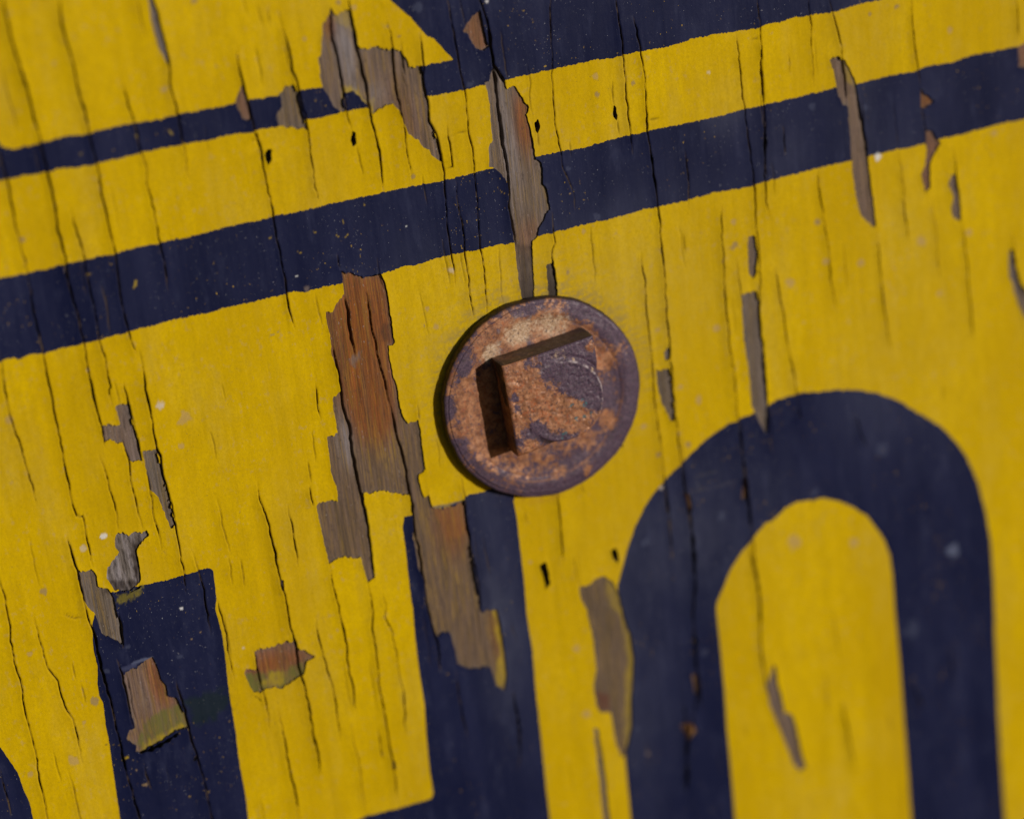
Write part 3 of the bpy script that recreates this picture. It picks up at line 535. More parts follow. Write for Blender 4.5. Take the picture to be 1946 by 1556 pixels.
def make_wood():
    m, t, b = mat('weathered_wood'); N = NB(t)
    g = N.noise(3000, 7, .78, (1, 1, .028), dist=.15); g2 = N.noise(420, 5, .6, (1, 1, .06), (3, 3, 3)); sp_ = N.noise(1500, 6, .75, (1, 1, .4), (5, 1, 2))
    grey = N.mix(N.ramp(g, .33, .68), (.050, .038, .024), (.128, .096, .062))
    tn = N.attr('wood'); sep = N.n('ShaderNodeSeparateColor'); t.links.new(tn.outputs['Color'], sep.inputs[0])
    orange = N.mix(N.ramp(g, .33, .66), (.085, .026, .006), (.28, .082, .010))
    tone = N.math('MULTIPLY', sep.outputs[0], N.ramp(g2, .25, .6, .55, 1))
    col = N.mix(tone, grey, orange)
    pale = N.mix(N.ramp(g, .35, .65), (.13, .110, .112), (.27, .24, .26))
    col = N.mix(N.math('MULTIPLY', sep.outputs[1], N.ramp(g2, .35, .6, .35, 1)), col, pale)
    yel = N.math('MULTIPLY', sep.outputs[2], N.ramp(N.noise(2600, 6, .78, (1, 1, .035), (2, 7, 5)), .50, .60, 0, .9))
    col = N.mix(yel, col, (.34, .20, .015))
    dk = N.ramp(sp_, .54, .68, 0, .6); col = N.mix(dk, col, (.05, .035, .03))
    lt = N.ramp(N.noise(2300, 3, .6, (1, 1, .4), (1, 1, 8)), .66, .74, 0, .6); col = N.mix(lt, col, (.33, .28, .26))
    s = N.attr('stain'); col = N.mix(s.outputs['Alpha'], col, s.outputs['Color'])
    t.links.new(col, b.inputs['Base Color']); b.inputs['Roughness'].default_value = .75; b.inputs['Specular IOR Level'].default_value = .25
    n1 = N.bump(g, .00012, .7); n2 = N.bump(sp_, .00008, .6, n1); t.links.new(n2, b.inputs['Normal']); return m
YEL = make_yellow(); NAV = make_navy(); WOOD = make_wood()
YEDGE = make_edge('yellow_paint_broken_edge', (.34, .20, .02), (.12, .08, .04)); NEDGE = make_edge('navy_paint_broken_edge', (.03, .028, .04), (.06, .045, .03))

# ------------------------------------------------------------------ sheet builder (marching squares with broken-edge walls)
def sheet(xs, zs, fld, top, depth, attrs, acc):
    """adds a paint film to acc where fld > 0: top height array (toward -Y), walls of given depth array"""
    nx, nz = len(xs), len(zs)
    f = fld.copy(); f[np.abs(f) < 1e-7] = 1e-7
    ins = f > 0
    idx = -np.ones((nx, nz), np.int64)
    a, b_, c, d = ins[:-1, :-1], ins[1:, :-1], ins[1:, 1:], ins[:-1, 1:]
    case = a*1+b_*2+c*4+d*8
    used = np.zeros((nx, nz), bool); act = case > 0
    used[:-1, :-1] |= act; used[1:, :-1] |= act; used[1:, 1:] |= act; used[:-1, 1:] |= act; used &= ins
    idx[used] = np.arange(used.sum())
    X, Z = np.meshgrid(xs, zs, indexing='ij')
    V = [np.stack([X[used], -top[used], Z[used]], 1)]; AT = {k: [v[used]] for k, v in attrs.items()}; Dp = [depth[used]]
    n0 = used.sum()
    # edges along x
    ex = ins[:-1, :] != ins[1:, :]; exi = -np.ones(ex.shape, np.int64); exi[ex] = n0+np.arange(ex.sum())
    t = (f[:-1, :]/(f[:-1, :]-f[1:, :]+1e-20))[ex]
    def L(A, sl0, sl1, m, t):
        p, q = A[sl0][m], A[sl1][m]
        tt = t if p.ndim == 1 else t[:, None]
        return p*(1-tt)+q*tt
    s0, s1 = np.s_[:-1, :], np.s_[1:, :]
    V.append(np.stack([L(X, s0, s1, ex, t), -L(top, s0, s1, ex, t), L(Z, s0, s1, ex, t)], 1)); Dp.append(L(depth, s0, s1, ex, t))
    for k, v in attrs.items(): AT[k].append(L(v, s0, s1, ex, t))
    n1 = n0+ex.sum()
    ez = ins[:, :-1] != ins[:, 1:]; ezi = -np.ones(ez.shape, np.int64); ezi[ez] = n1+np.arange(ez.sum())
    t = (f[:, :-1]/(f[:, :-1]-f[:, 1:]+1e-20))[ez]; s0, s1 = np.s_[:, :-1], np.s_[:, 1:]
    V.append(np.stack([L(X, s0, s1, ez, t), -L(top, s0, s1, ez, t), L(Z, s0, s1, ez, t)], 1)); Dp.append(L(depth, s0, s1, ez, t))
    for k, v in attrs.items(): AT[k].append(L(v, s0, s1, ez, t))
    V = np.concatenate(V); AT = {k: np.concatenate(v) for k, v in AT.items()}; Dp = np.concatenate(Dp)
    # per-cell ids
    def cell(ids):
        i, j = ids
        return dict(a=idx[i, j], b=idx[i+1, j], c=idx[i+1, j+1], d=idx[i, j+1], ab=exi[i, j], dc=exi[i, j+1], ad=ezi[i, j], bc=ezi[i+1, j])
    POLY = {1: [['a','ab','ad']], 2: [['ab','b','bc']], 4: [['bc','c','dc']], 8: [['dc','d','ad']],
            3: [['a','b','bc','ad']], 6: [['ab','b','c','dc']], 12: [['ad','bc','c','d']], 9: [['a','ab','dc','d']],
            7: [['a','b','c','dc','ad']], 11: [['a','b','bc','dc','d']], 13: [['a','ab','bc','c','d']], 14: [['ab','b','c','d','ad']],
            15: [['a','b','c','d']], 5: [['a','ab','ad'], ['bc','c','dc']], 10: [['ab','b','bc'], ['dc','d','ad']]}
    cuts = {1: [('ab','ad')], 2: [('bc','ab')], 4: [('dc','bc')], 8: [('ad','dc')], 3: [('bc','ad')], 6: [('dc','ab')], 12: [('ad','bc')], 9: [('ab','dc')],
            7: [('dc','ad')], 11: [('bc','dc')], 13: [('ab','bc')], 14: [('ad','ab')], 5: [('ab','ad'), ('dc','bc')], 10: [('bc','ab'), ('ad','dc')]}
    FACES = []; walls = []
    for k, polys in POLY.items():
        ids = np.nonzero(case == k)
        if len(ids[0]) == 0: continue
        cc = cell(ids)
        for p in polys: FACES.append(np.stack([cc[q] for q in p], 1))
        for p, q in cuts.get(k, []): walls.append(np.stack([cc[p], cc[q]], 1))
    base = acc['nv']
    acc['V'].append(V)
    for k in attrs: acc['A'][k].append(AT[k])
    for F_ in FACES: acc['F'].append((F_+base, 0))
    nv = len(V)
    if walls:
        wl = np.concatenate(walls); u, inv = np.unique(wl, return_inverse=True); inv = inv.reshape(wl.shape)
        topv = V[u]; bot = topv.copy(); bot[:, 1] += Dp[u]
        wv = np.concatenate([topv, bot]); acc['V'].append(wv)
        for k in attrs: acc['A'][k].append(np.concatenate([AT[k][u], AT[k][u]]))
        m = len(u); wf = np.stack([inv[:, 0], inv[:, 0]+m, inv[:, 1]+m, inv[:, 1]], 1)+base+nv
        acc['F'].append((wf, 1)); nv += 2*m
    acc['nv'] = base+nv
def new_acc(keys): return dict(V=[], F=[], A={k: [] for k in keys}, nv=0)
def finish(acc, name, mats, parent):
    V = np.concatenate(acc['V']).astype(np.float32)
    me = bpy.data.meshes.new(name)
    me.vertices.add(len(V)); me.vertices.foreach_set('co', V.ravel())
    loops = np.concatenate([F_.ravel() for F_, _ in acc['F']]).astype(np.int32)
    sizes = np.concatenate([np.full(len(F_), F_.shape[1]) for F_, _ in acc['F']]).astype(np.int32)
    mi = np.concatenate([np.full(len(F_), m) for F_, m in acc['F']]).astype(np.int32)
    me.loops.add(len(loops)); me.loops.foreach_set('vertex_index', loops)
    me.polygons.add(len(sizes)); st = np.concatenate([[0], np.cumsum(sizes)[:-1]]).astype(np.int32)
    me.polygons.foreach_set('loop_start', st)
    try: me.polygons.foreach_set('loop_total', sizes)
    except Exception: pass
    me.polygons.foreach_set('material_index', mi); me.polygons.foreach_set('use_smooth', np.ones(len(sizes), bool))
    for k, lst in acc['A'].items():
        v = np.concatenate(lst).astype(np.float32)
        if v.ndim == 1:
            at = me.attributes.new(k, 'FLOAT', 'POINT'); at.data.foreach_set('value', v)
        else:
            if v.shape[1] == 3: v = np.concatenate([v, np.ones((len(v), 1), np.float32)], 1)
            at = me.attributes.new(k, 'FLOAT_COLOR', 'POINT'); at.data.foreach_set('color', v.ravel())
    for m in mats: me.materials.append(m)
    me.update(calc_edges=True)
    o = bpy.data.objects.new(name, me); C.objects.link(o); o.parent = parent; return o

# ------------------------------------------------------------------ the sign board
board = bpy.data.objects.new('sign_board', None); C.objects.link(board)
board['label'] = 'weathered yellow wooden sign board with cracked, flaking paint, navy stripes and navy lettering'
board['category'] = 'sign'
TH = .00034        # thickness of the old paint
dx, dz = .00018, .00040
grids = [(np.arange(BX0, BX1, dx), np.arange(BZ0, BZ1, dz))]
xs, zs = grids[0]; BX1 = xs[-1]; BZ1 = zs[-1]
E = .075
cs = .0016
def span(a, b): return np.linspace(a, b, max(2, int(round((b-a)/cs))+1))
grids += [(span(BX0-E, BX0), span(BZ0-E, BZ1+E)), (span(BX1, BX1+E), span(BZ0-E, BZ1+E)), (span(BX0, BX1), span(BZ0-E, BZ0)), (span(BX0, BX1), span(BZ1, BZ1+E))]
accs = {'yellow': new_acc(['stain', 'fade_sheen'])}
for k in NAVY: accs[k] = new_acc(['stain', 'fade_sheen'])
accs['wood'] = new_acc(['stain', 'wood'])
FADES_SHEEN = [(1180,560,190,120,.85),(1080,660,120,160,.5),(1300,1020,160,110,.6),(820,620,70,120,.45),(1720,470,60,170,.7),(1660,700,70,120,.55),(1620,90,50,90,.45),(1370,200,40,50,.6),(1190,1250,60,260,.45),(560,1010,28,80,.55),(730,1020,24,60,.4),(960,240,60,60,.4),(1000,520,50,60,.7),(1780,640,70,140,.45),(1480,300,50,50,.3),(950,1150,40,190,.8),(1240,980,60,160,.35),(1230,1240,60,200,.3),(1630,230,40,70,.3)]  # entry on the stem below the washer paints a sheen in paler navy
WT = [  # orange / grey shifts inside the bare wood: (x, y, rx, ry, channel, amount)
 (690,600,66,130,0,.95),(708,770,36,72,0,.98),(690,690,44,110,0,.95),(655,640,34,70,0,.6),(1000,230,22,60,0,.95),(625,45,12,26,0,.7),(1010,450,26,34,0,.4),(860,1000,34,60,0,.55),(765,265,30,90,0,.35),(925,30,10,20,0,.2),
 (660,100,20,70,1,.6),(965,250,12,110,1,.45),(695,185,30,22,1,.6),(655,840,14,50,1,.65),(640,1180,1,1,1,0),(940,1190,14,60,2,.5),(860,1120,60,80,2,.35),(945,1200,12,60,0,.5),
 (308,1285,24,52,0,.95),(520,1262,44,16,0,.95),(330,1370,60,22,2,.8),(265,1320,20,50,1,.3),(540,1290,60,22,2,.9),(505,1250,30,14,0,.3),(680,160,20,40,2,.3),(830,990,60,60,2,.3),(730,870,30,60,2,.3)]
for gi, (xs, zs) in enumerate(grids):
    f = fields(xs, zs); X, Z = f['X'], f['Z']; st = stains_and_shade(f)
    fade_sheen = np.zeros(X.shape)
    nA = vnoise(X, Z, .004, .008, 41)*.5+vnoise(X, Z, .0015, .003, 42)*.3
    for x, y, rx, ry, a in FADES_SHEEN:
        cx, cz = P(x, y); q = ((X-cx)/(rx*PXM))**2+((Z-cz)/(ry*PXM))**2
        fade_sheen = np.maximum(fade_sheen, a*np.exp(-q*.6)*np.clip(.9+nA*.7, 0, 1.3))
    fade_sheen = np.clip(fade_sheen, 0, 1)
    hb = f['base']; 
    hole = np.minimum(-f['bare'], -f['pit']); paint_ok = np.minimum(hole, f['gap'])
    navy_all = np.max([f[k] for k in NAVY], axis=0)
    # broken film edges lift a little
    lift = np.exp(-np.clip(hole, 0, None)/.0008)*(.00016+.00014*vnoise(X, Z, .003, .006, 43))*(hole > -.0001)
    depthv = np.where(f['gap'] < .0003, .0011, TH+.00012)
    gro = f['groove']**1.0*.00055
    top = hb+f['cup']+lift-gro
    fy = np.minimum(paint_ok, .00022-navy_all)
    at = {'stain': st, 'fade_sheen': fade_sheen}
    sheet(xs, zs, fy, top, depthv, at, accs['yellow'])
    for k in NAVY:
        if f[k].max() > 0: sheet(xs, zs, np.minimum(paint_ok, f[k]), top+.00004, np.where(hole < .0004, depthv+.00004, np.where(f['gap'] < .0003, .0011, .00006)), at, accs[k])
    # wood where it shows
    wood = np.stack([f['tone'], f['pale'], f['resid']], -1)
    for x, y, rx, ry, ch, a in WT:
        cx, cz = P(x, y); q = ((X-cx)/(rx*PXM))**2+((Z-cz)/(ry*PXM))**2; g = np.exp(-(q**1.5)*.8)*a
        wood[..., ch] = np.clip(wood[..., ch]+g, 0, 1)
        if ch == 0: wood[..., 1] *= 1-g*.8
    # grey rims next to the paint edge
    rim = np.exp(-np.clip(f['bare'], 0, None)/.0004)*.5
    wood[..., 0] *= 1-rim; wood[..., 1] = np.clip(wood[..., 1]+rim*.3, 0, 1)
    ragged = f['pale']*(f['pale'] > .9)
    wtop = hb-TH + vnoise(X, Z, .0011, .02, 51)*.00005+vnoise(X, Z, .0004, .008, 52)*.000012 - f['groove']*.0016 - np.clip(f['pit'], 0, .0006)*4 \
        + ragged*(vnoise(X, Z, .0008, .0018, 53)*.00025+vnoise(X, Z, .0003, .0009, 54)*.00015)
    wst = np.zeros(X.shape+(4,), np.float32); wst[..., :3] = (.02, .014, .01); wst[..., 3] = np.clip(f['dirt']*.9, 0, 1)
    dk = np.clip(f['pit']/.0002, 0, 1)*.9; wst[..., 3] = np.maximum(wst[..., 3], dk)
    gr = np.clip(1-(np.hypot(X, Z)-.025)/.006, 0, 1)*.7; wst[..., 3] = np.maximum(wst[..., 3], gr*.75)
    wn = vnoise(X, Z, .0008, .004, 81)*.5+vnoise(X, Z, .0003, .001, 82)*.5
    for pl, c, amt in WSTAIN_SHADE:
        pts = Pn(pl); i0, i1, j0, j1 = window(xs, zs, pts, .001)
        if i1 <= i0 or j1 <= j0: continue
        s = np.s_[i0:i1, j0:j1]; d = poly_sd(X[s], Z[s], pts)/.0006+wn[s]*1.1
        a_ = np.clip(d*.7+.4, 0, 1)*amt*np.clip(.8+wn[s]*.6, 0, 1); a_ = a_[..., None].astype(np.float32)
        oa = wst[s][..., 3:4]; first = oa <= .001; sub = wst[s]
        na = a_+oa*(1-a_); sub[..., :3] = np.where(na > 1e-6, (np.array(c, np.float32)*a_*(1-0*oa)+sub[..., :3]*oa*(1-a_))/np.maximum(na, 1e-6), sub[..., :3]); sub[..., 3:4] = na
    sheet(xs, zs, np.maximum(f['bare'], f['pit'])+.0007, wtop, np.full(X.shape, .001), {'stain': wst, 'wood': wood}, accs['wood'])
# solid body of the board behind everything
a = accs['wood']; x0, x1, z0, z1 = grids[1][0][0], grids[2][0][-1], grids[1][1][0], grids[1][1][-1]
y0, y1 = .0022, .019
bv = np.array([(x, y, z) for x in (x0, x1) for y in (y0, y1) for z in (z0, z1)], float)
bf = np.array([(0,1,3,2),(4,6,7,5),(0,4,5,1),(2,3,7,6),(0,2,6,4),(1,5,7,3)])
a['V'].append(bv); a['F'].append((bf+a['nv'], 0)); a['A']['stain'].append(np.zeros((8, 4))); a['A']['wood'].append(np.zeros((8, 3))); a['nv'] += 8
finish(accs['wood'], 'wood_panel', [WOOD, WOOD], board)
finish(accs['yellow'], 'yellow_paint', [YEL, YEDGE], board)
NAMES = {'border': ('painted_border', 'navy painted band along the top of the sign, forking into a thin stripe'), 'stripe': ('painted_stripe', 'wide navy stripe crossing the whole sign'),
         'letter_a': ('letter', 'navy stem with a flat top, dark green stain and an orange bare patch'), 'letter_b': ('letter', 'navy stem just below the washer with a long bare strip down it'),
         'letter_c': ('letter', 'big navy arch with a round top'), 'letter_d': ('letter', 'navy piece of a letter cut off at the lower left')}
for k, (nm, lb) in NAMES.items():
    o = finish(accs[k], nm, [NAV, NEDGE], board); o['label'] = lb
del accs

# ------------------------------------------------------------------ curled paint flakes
def ribbon(name, pts_px, w_in, lift, th, m, label=None):
    """thin lip of paint film that has curled away from the wood along a line"""
    pts = Pn(pts_px); q = []
    for a_, b_ in zip(pts[:-1], pts[1:]):
        n = max(2, int(np.hypot(*(b_-a_))/.0003))
        for k in range(n): q.append(a_+(b_-a_)*k/n)
    q.append(pts[-1]); q = np.array(q); n = len(q); V = []; Fc = []
    rs = np.random.RandomState(len(pts_px)*7+3); prof = 5
    tang = np.gradient(q, axis=0); tang /= np.linalg.norm(tang, axis=1)[:, None]; nor = np.stack([-tang[:, 1], tang[:, 0]], 1)
    for i in range(n):
        e = min(1, min(i, n-1-i)/(n*.2+1)); wob = .8+.25*math.sin(i*.9)+rs.uniform(-.08, .08)
        for k in range(prof):
            s = k/(prof-1); d = (s-.5)*w_in*e*wob; hgt = lift*e*wob*(1-s)**1.5
            p = q[i]+nor[i]*d; V.append((p[0], -(hgt+.00006), p[1]))
        for k in reversed(range(prof)):
            s = k/(prof-1); d = (s-.5)*w_in*e*wob; hgt = lift*e*wob*(1-s)**1.5
            p = q[i]+nor[i]*(d+th*.5); V.append((p[0], -(hgt+.00006-th), p[1]))
    m2 = prof*2
    for i in range(n-1):
        for k in range(m2):
            k2 = (k+1) % m2; Fc.append((i*m2+k, i*m2+k2, (i+1)*m2+k2, (i+1)*m2+k))
    me = bpy.data.meshes.new(name); me.from_pydata(V, [], Fc); me.materials.append(m)
    me.polygons.foreach_set('use_smooth', [True]*len(Fc)); me.update()
    o = bpy.data.objects.new(name, me); C.objects.link(o); o.parent = board
    if label: o['label'] = label
    return o
ribbon('paint_flake', T(0,1156,(1030,1068),(1100,1040),(1200,985),(1290,925),(1365,878)), .0011, .0010, .00018, YEL, 'bright yellow curled lip of paint under the orange bare patch')
ribbon('paint_flake', T(0,770,(940,1382),(1000,1350),(1055,1318)), .0008, .0007, .00016, YEL)
ribbon('paint_flake', T(480,380,(870,566),(905,552),(945,546)), .0004, .0004, .00014, YEL)
ribbon('paint_flake', T(480,1156,(0,632),(40,650),(85,690)), .0005, .0004, .00016, YEL)

# ------------------------------------------------------------------ rust
def make_rust(name, seed):
    m, t, b = mat(name); N = NB(t); L = (seed, seed*2., seed*.7)
    n1 = N.noise(260, 8, .74, (1, 1, 1), L, .6); n2 = N.noise(900, 6, .7, (1, 1, 1), L); n3 = N.noise(2300, 4, .65, (1, 1, 1), L)
    z = N.attr('zone'); sep = N.n('ShaderNodeSeparateColor'); t.links.new(z.outputs['Color'], sep.inputs[0])
    orange = N.mix(N.ramp(N.noise(520, 8, .72, (1, 1, 1), (L[0], 6, 2)), .34, .66), (.18, .066, .030), (.44, .200, .098))
    orange = N.mix(N.ramp(n2, .50, .66, 0, .8), orange, (.36, .095, .026))
    purple = N.mix(N.ramp(n3, .35, .65), (.046, .028, .054), (.110, .064, .098))
    # zone red: how purple-brown the scale is there
    v = N.math('ADD', N.math('ADD', .5, N.math('MULTIPLY', N.math('SUBTRACT', n1, .5), 1.5)), N.math('MULTIPLY', N.math('SUBTRACT', n2, .5), 1.4))
    v = N.math('ADD', v, N.math('MULTIPLY', N.math('SUBTRACT', n3, .5), .45))
    v = N.math('ADD', v, N.math('MULTIPLY', N.math('SUBTRACT', sep.outputs[0], .5), .55))
    col = N.mix(N.ramp(v, .40, .55, 0, .55), orange, (.17, .078, .052)); col = N.mix(N.ramp(v, .46, .66), col, purple)
    v2 = N.math('ADD', N.math('ADD', sep.outputs[1], N.math('MULTIPLY', N.math('SUBTRACT', n2, .5), 1.6)), N.math('SUBTRACT', n1, .5))
    col = N.mix(N.ramp(v2, .30, .80, 0, .9), col, N.mix(N.ramp(n3, .4, .6), (.42, .27, .16), (.62, .46, .33)))
    v3 = N.math('ADD', sep.outputs[2], N.math('MULTIPLY', N.math('SUBTRACT', n2, .5), 2.2))
    col = N.mix(N.ramp(v3, .52, .68, 0, .8), col, (.05, .15, .17))
    dk = N.ramp(N.noise(1500, 5, .7, (1, 1, 1), (3, L[0], 1)), .52, .66, 0, .8); col = N.mix(dk, col, (.045, .028, .034))
    w = N.ramp(N.noise(3400, 2, .5, (1, 1, 1), (L[0], 3, 1)), .76, .81, 0, .6); col = N.mix(w, col, (.5, .45, .48))  # pale specks painted in for small specular glints
    s = N.attr('stain'); col = N.mix(s.outputs['Alpha'], col, s.outputs['Color'])
    t.links.new(col, b.inputs['Base Color']); b.inputs['Metallic'].default_value = .12
    t.links.new(N.ramp(n2, .35, .65, .45, .8), b.inputs['Roughness']); b.inputs['Specular IOR Level'].default_value = .45
    q1 = N.bump(n3, .00004, .5); q2 = N.bump(n2, .00012, .5, q1); t.links.new(q2, b.inputs['Normal']); return m
RUSTW = make_rust('rusted_washer_steel', 1.3); RUSTB = make_rust('rusted_bolt_steel', 4.1)
K2 = 1556/420.0
def U(x, y): return (820+x/K2, 540+y/K2)
def zone_field(vx, vz, blobs, h, base):
    z = np.tile(np.array(base, float), (len(vx), 1))
    for x, y, r, ch, a_ in blobs:
        cx, cz = P(*U(x, y), h); q = np.hypot(vx-cx, vz-cz)/(r/K2*PXM)
        z[:, ch] = z[:, ch]*(1-np.exp(-q**3*.7))+a_*np.exp(-q**3*.7)
    return z
def mesh_obj(name, V, Fc, m, parent, attrs, flat=()):
    me = bpy.data.meshes.new(name); me.from_pydata([tuple(v) for v in V], [], [tuple(int(i) for i in q) for q in Fc]); me.materials.append(m)
    me.polygons.foreach_set('use_smooth', [True]*len(me.polygons))
    for k, v in attrs.items():
        if v.shape[1] == 3: v = np.concatenate([v, np.ones((len(v), 1))], 1)
        at_ = me.attributes.new(k, 'FLOAT_COLOR', 'POINT'); at_.data.foreach_set('color', v.astype(np.float32).ravel())
    me.update(); o = bpy.data.objects.new(name, me); C.objects.link(o); o.parent = parent; return o

# washer: disc with a hole, thick slightly worn rim
RW = .0247; n_a = 300
prof = [(.0078, -.0001), (.0078, H_WASH)] + [(r, H_WASH+.00028*math.exp(-((r-.0212)/.0014)**2)-.00032*math.exp(-((r-.0172)/.0022)**2)-.0001*math.exp(-((r-.0195)/.0003)**2)) for r in np.linspace(.0082, RW-.0012, 90)]
for k in range(7):
    t = k/6*math.pi/2; prof.append((RW-.0012+.0012*math.sin(t)+0.0, H_WASH-.0007+.0007*math.cos(t)))
prof += [(RW+.00015, H_WASH-.0016), (RW+.00005, .0009), (RW-.0003, .0003), (RW-.0012, -.0001)]
V = []
for k in range(n_a):
    an = 2*math.pi*k/n_a
    for r, h in prof: V.append((r*math.cos(an), h, r*math.sin(an)))
V = np.array(V); npf = len(prof)
nn = vnoise(V[:, 0], V[:, 2], .004, .004, 61)*.00012+vnoise(V[:, 0], V[:, 2], .0015, .0015, 62)*.00007+vnoise(V[:, 0], V[:, 2], .0006, .0006, 63)*.00004
rr = np.hypot(V[:, 0], V[:, 2]); angs = np.arctan2(V[:, 2], V[:, 0])
edge = np.clip((rr-.023)/.002, 0, 1); wob = 1+edge*(.005*np.sin(angs*3+1)+.003*np.sin(angs*7)+.0025*np.sin(angs*17+2)+.004*vnoise(np.cos(angs), np.sin(angs), .05, .05, 64)-.010*np.clip(vnoise(np.cos(angs), np.sin(angs), .12, .12, 65)-.5, 0, 1))
hh = V[:, 1]+np.where(V[:, 1] > .0005, nn, 0)
VV = np.stack([V[:, 0]*wob, -hh, V[:, 2]*wob], 1)
Fc = []
for k in range(n_a):
    k2 = (k+1) % n_a
    for j in range(npf):
        j2 = (j+1) % npf; Fc.append((k*npf+j, k*npf+j2, k2*npf+j2, k2*npf+j))
wblobs = [(430,480,30,0,1.0),(560,360,24,0,1.0),(700,400,36,0,.9),(480,440,40,0,1.0),(310,700,34,0,1.0),(330,640,30,0,.9),(600,410,26,0,.1),(900,330,30,0,.8),(390,560,40,0,.7),(250,760,30,0,.8),(200,600,40,0,.8),(170,700,30,0,.7),(1340,750,210,0,1.0),(1290,1050,170,0,.95),(1050,1250,190,0,.95),(750,1400,160,0,.85),(450,1380,150,0,.75),(200,1150,90,0,.85),(120,850,70,0,.95),(1280,300,110,0,.75),(1050,150,110,0,.85),(720,110,70,0,.8),(250,480,60,0,.6),
          (500,300,130,0,.05),(800,230,150,0,.1),(300,800,130,0,.0),(260,1000,100,0,.1),(400,1150,120,0,.3),(1240,950,70,0,.0),(1190,540,60,0,.05),(1300,480,50,0,.1),(1120,1090,70,0,.15),(900,1330,60,0,.25),(650,1260,110,0,.35),(1100,1310,40,0,.2),
          (600,330,105,1,.9),(410,480,75,1,.85),(850,260,140,1,.7),(560,250,50,1,.6),(160,1080,30,2,.35),(1230,540,40,1,.4)]
zn = zone_field(VV[:, 0], VV[:, 2], wblobs, H_WASH, (.30, .05, 0))
ringz = np.clip((rr-.0195)/.0028, 0, 1); zn[:, 0] = np.clip(zn[:, 0]+ringz*(.42+.42*vnoise(VV[:, 0], VV[:, 2], .005, .005, 66)+.22*vnoise(VV[:, 0], VV[:, 2], .002, .002, 67)), -.2, 1.3)
zn[:, 1] *= 1-ringz*.6
stn_shade = np.zeros((len(VV), 4)); side = np.clip((rr-RW+.0012)/.0012, 0, 1)*np.clip((H_WASH-.0001-hh)/.0004, 0, 1); stn_shade[:, :3] = (.022, .014, .013); stn_shade[:, 3] = side*.9  # rim darkened in colour to paint its shaded edge
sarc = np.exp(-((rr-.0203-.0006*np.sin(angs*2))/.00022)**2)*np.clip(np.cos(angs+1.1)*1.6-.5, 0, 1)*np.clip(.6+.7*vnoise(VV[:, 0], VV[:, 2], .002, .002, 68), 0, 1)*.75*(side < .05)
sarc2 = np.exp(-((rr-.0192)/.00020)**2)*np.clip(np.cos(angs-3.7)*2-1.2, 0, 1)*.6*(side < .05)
sa = np.maximum(sarc, sarc2); mm_ = sa > .03; stn_shade[mm_, :3] = (.34, .14, .06); stn_shade[mm_, 3] = sa[mm_]
washer = mesh_obj('round_washer', VV, Fc, RUSTW, None, {'zone': zn, 'stain': stn_shade})
washer['label'] = 'large round rusty steel washer under the square bolt head'; washer['category'] = 'washer'

# bolt: square head with a chamfered round face, and the shank through the board
bolt = bpy.data.objects.new('square_head_bolt', None); C.objects.link(bolt)
bolt['label'] = 'rusty square bolt head with a round raised face, standing on the washer'; bolt['category'] = 'bolt'
HT = H_WASH+H_HEAD
TL = np.array(P(956, 698.5, HT)); TR = np.array(P(1128, 639, HT)); BL = np.array(P(986, 869, HT))
u = TR-TL; v = BL-TL; BR = TL+u+v+0*(u)
n = 110; V = []; 
ccx, ccz = P(1071, 762, HT); 
g = np.linspace(0, 1, n)
# denser toward the rim
g = np.concatenate([[0], np.cumsum(1+0*g[1:])]); g /= g[-1]
GX, GY = np.meshgrid(g, g, indexing='ij')
px = TL[0]+u[0]*GX+v[0]*GY; pz = TL[1]+u[1]*GX+v[1]*GY
rc = np.hypot(px-ccx, pz-ccz); RC = .0099
# round over the corner next to the circle (lower right) and all the side edges slightly
beyond = np.clip(rc-RC, 0, None)
ed = np.minimum(np.minimum(GX, 1-GX), np.minimum(GY, 1-GY))*np.hypot(*u)
br = np.clip((GX+GY-1.0), 0, 1)
aw = np.arctan2(pz-ccz, px-ccx); RW_ = np.clip(.42+.7*np.cos(aw+.25), .06, 1)
top = HT - beyond*(.06+2.6*np.clip(GX+GY-1.28, 0, 1)) - np.clip(.0005-ed, 0, None)**2/.0005*.55
top += np.exp(-((rc-RC)/.00055)**2)*.00034*RW_ - np.exp(-((rc-RC-.0009)/.0005)**2)*.00050*RW_
LR_ = np.clip(np.cos(aw+.80)*1.5, 0, 1)
top += np.clip((RC-rc)/.0007+.3, 0, 1)*(.00016+.00034*RW_)
top -= np.clip((rc-RC)/.0005, 0, 1)*.0013*LR_
top += vnoise(px, pz, .003, .003, 71)*.00010+vnoise(px, pz, .0011, .0011, 72)*.00008+vnoise(px, pz, .00045, .00045, 73)*.00005
top = np.maximum(top, H_WASH+.0012)
top -= np.clip(vnoise(px, pz, .0008, .0008, 74)-.45, 0, 1)*.0005
V = np.stack([px, -top, pz], -1).reshape(-1, 3); Fc = []
for i in range(n-1):
    for j in range(n-1): Fc.append((i*n+j, i*n+j+1, (i+1)*n+j+1, (i+1)*n+j))
loop = [(i, 0) for i in range(n)]+[(n-1, j) for j in range(1, n)]+[(i, n-1) for i in range(n-2, -1, -1)]+[(0, j) for j in range(n-2, 0, -1)]
lv = 14; start = len(V); sv = []
for k in range(lv+1):
    for (i, j) in loop:
        p = V[i*n+j]; s = k/lv; y = p[1]+( -(H_WASH-.0001)-p[1])*s
        cx, cz = (TL+u*.5+v*.5); d = np.array([p[0]-cx, p[2]-cz]); d /= np.linalg.norm(d)
        bul = .00008*math.sin(s*3.1)+float(vnoise(np.array([p[0]+y*.7]), np.array([p[2]+y]), .0009, .0009, 75)[0])*.00009*(0 if k == 0 else 1)
        sv.append((p[0]+d[0]*bul, y, p[2]+d[1]*bul))
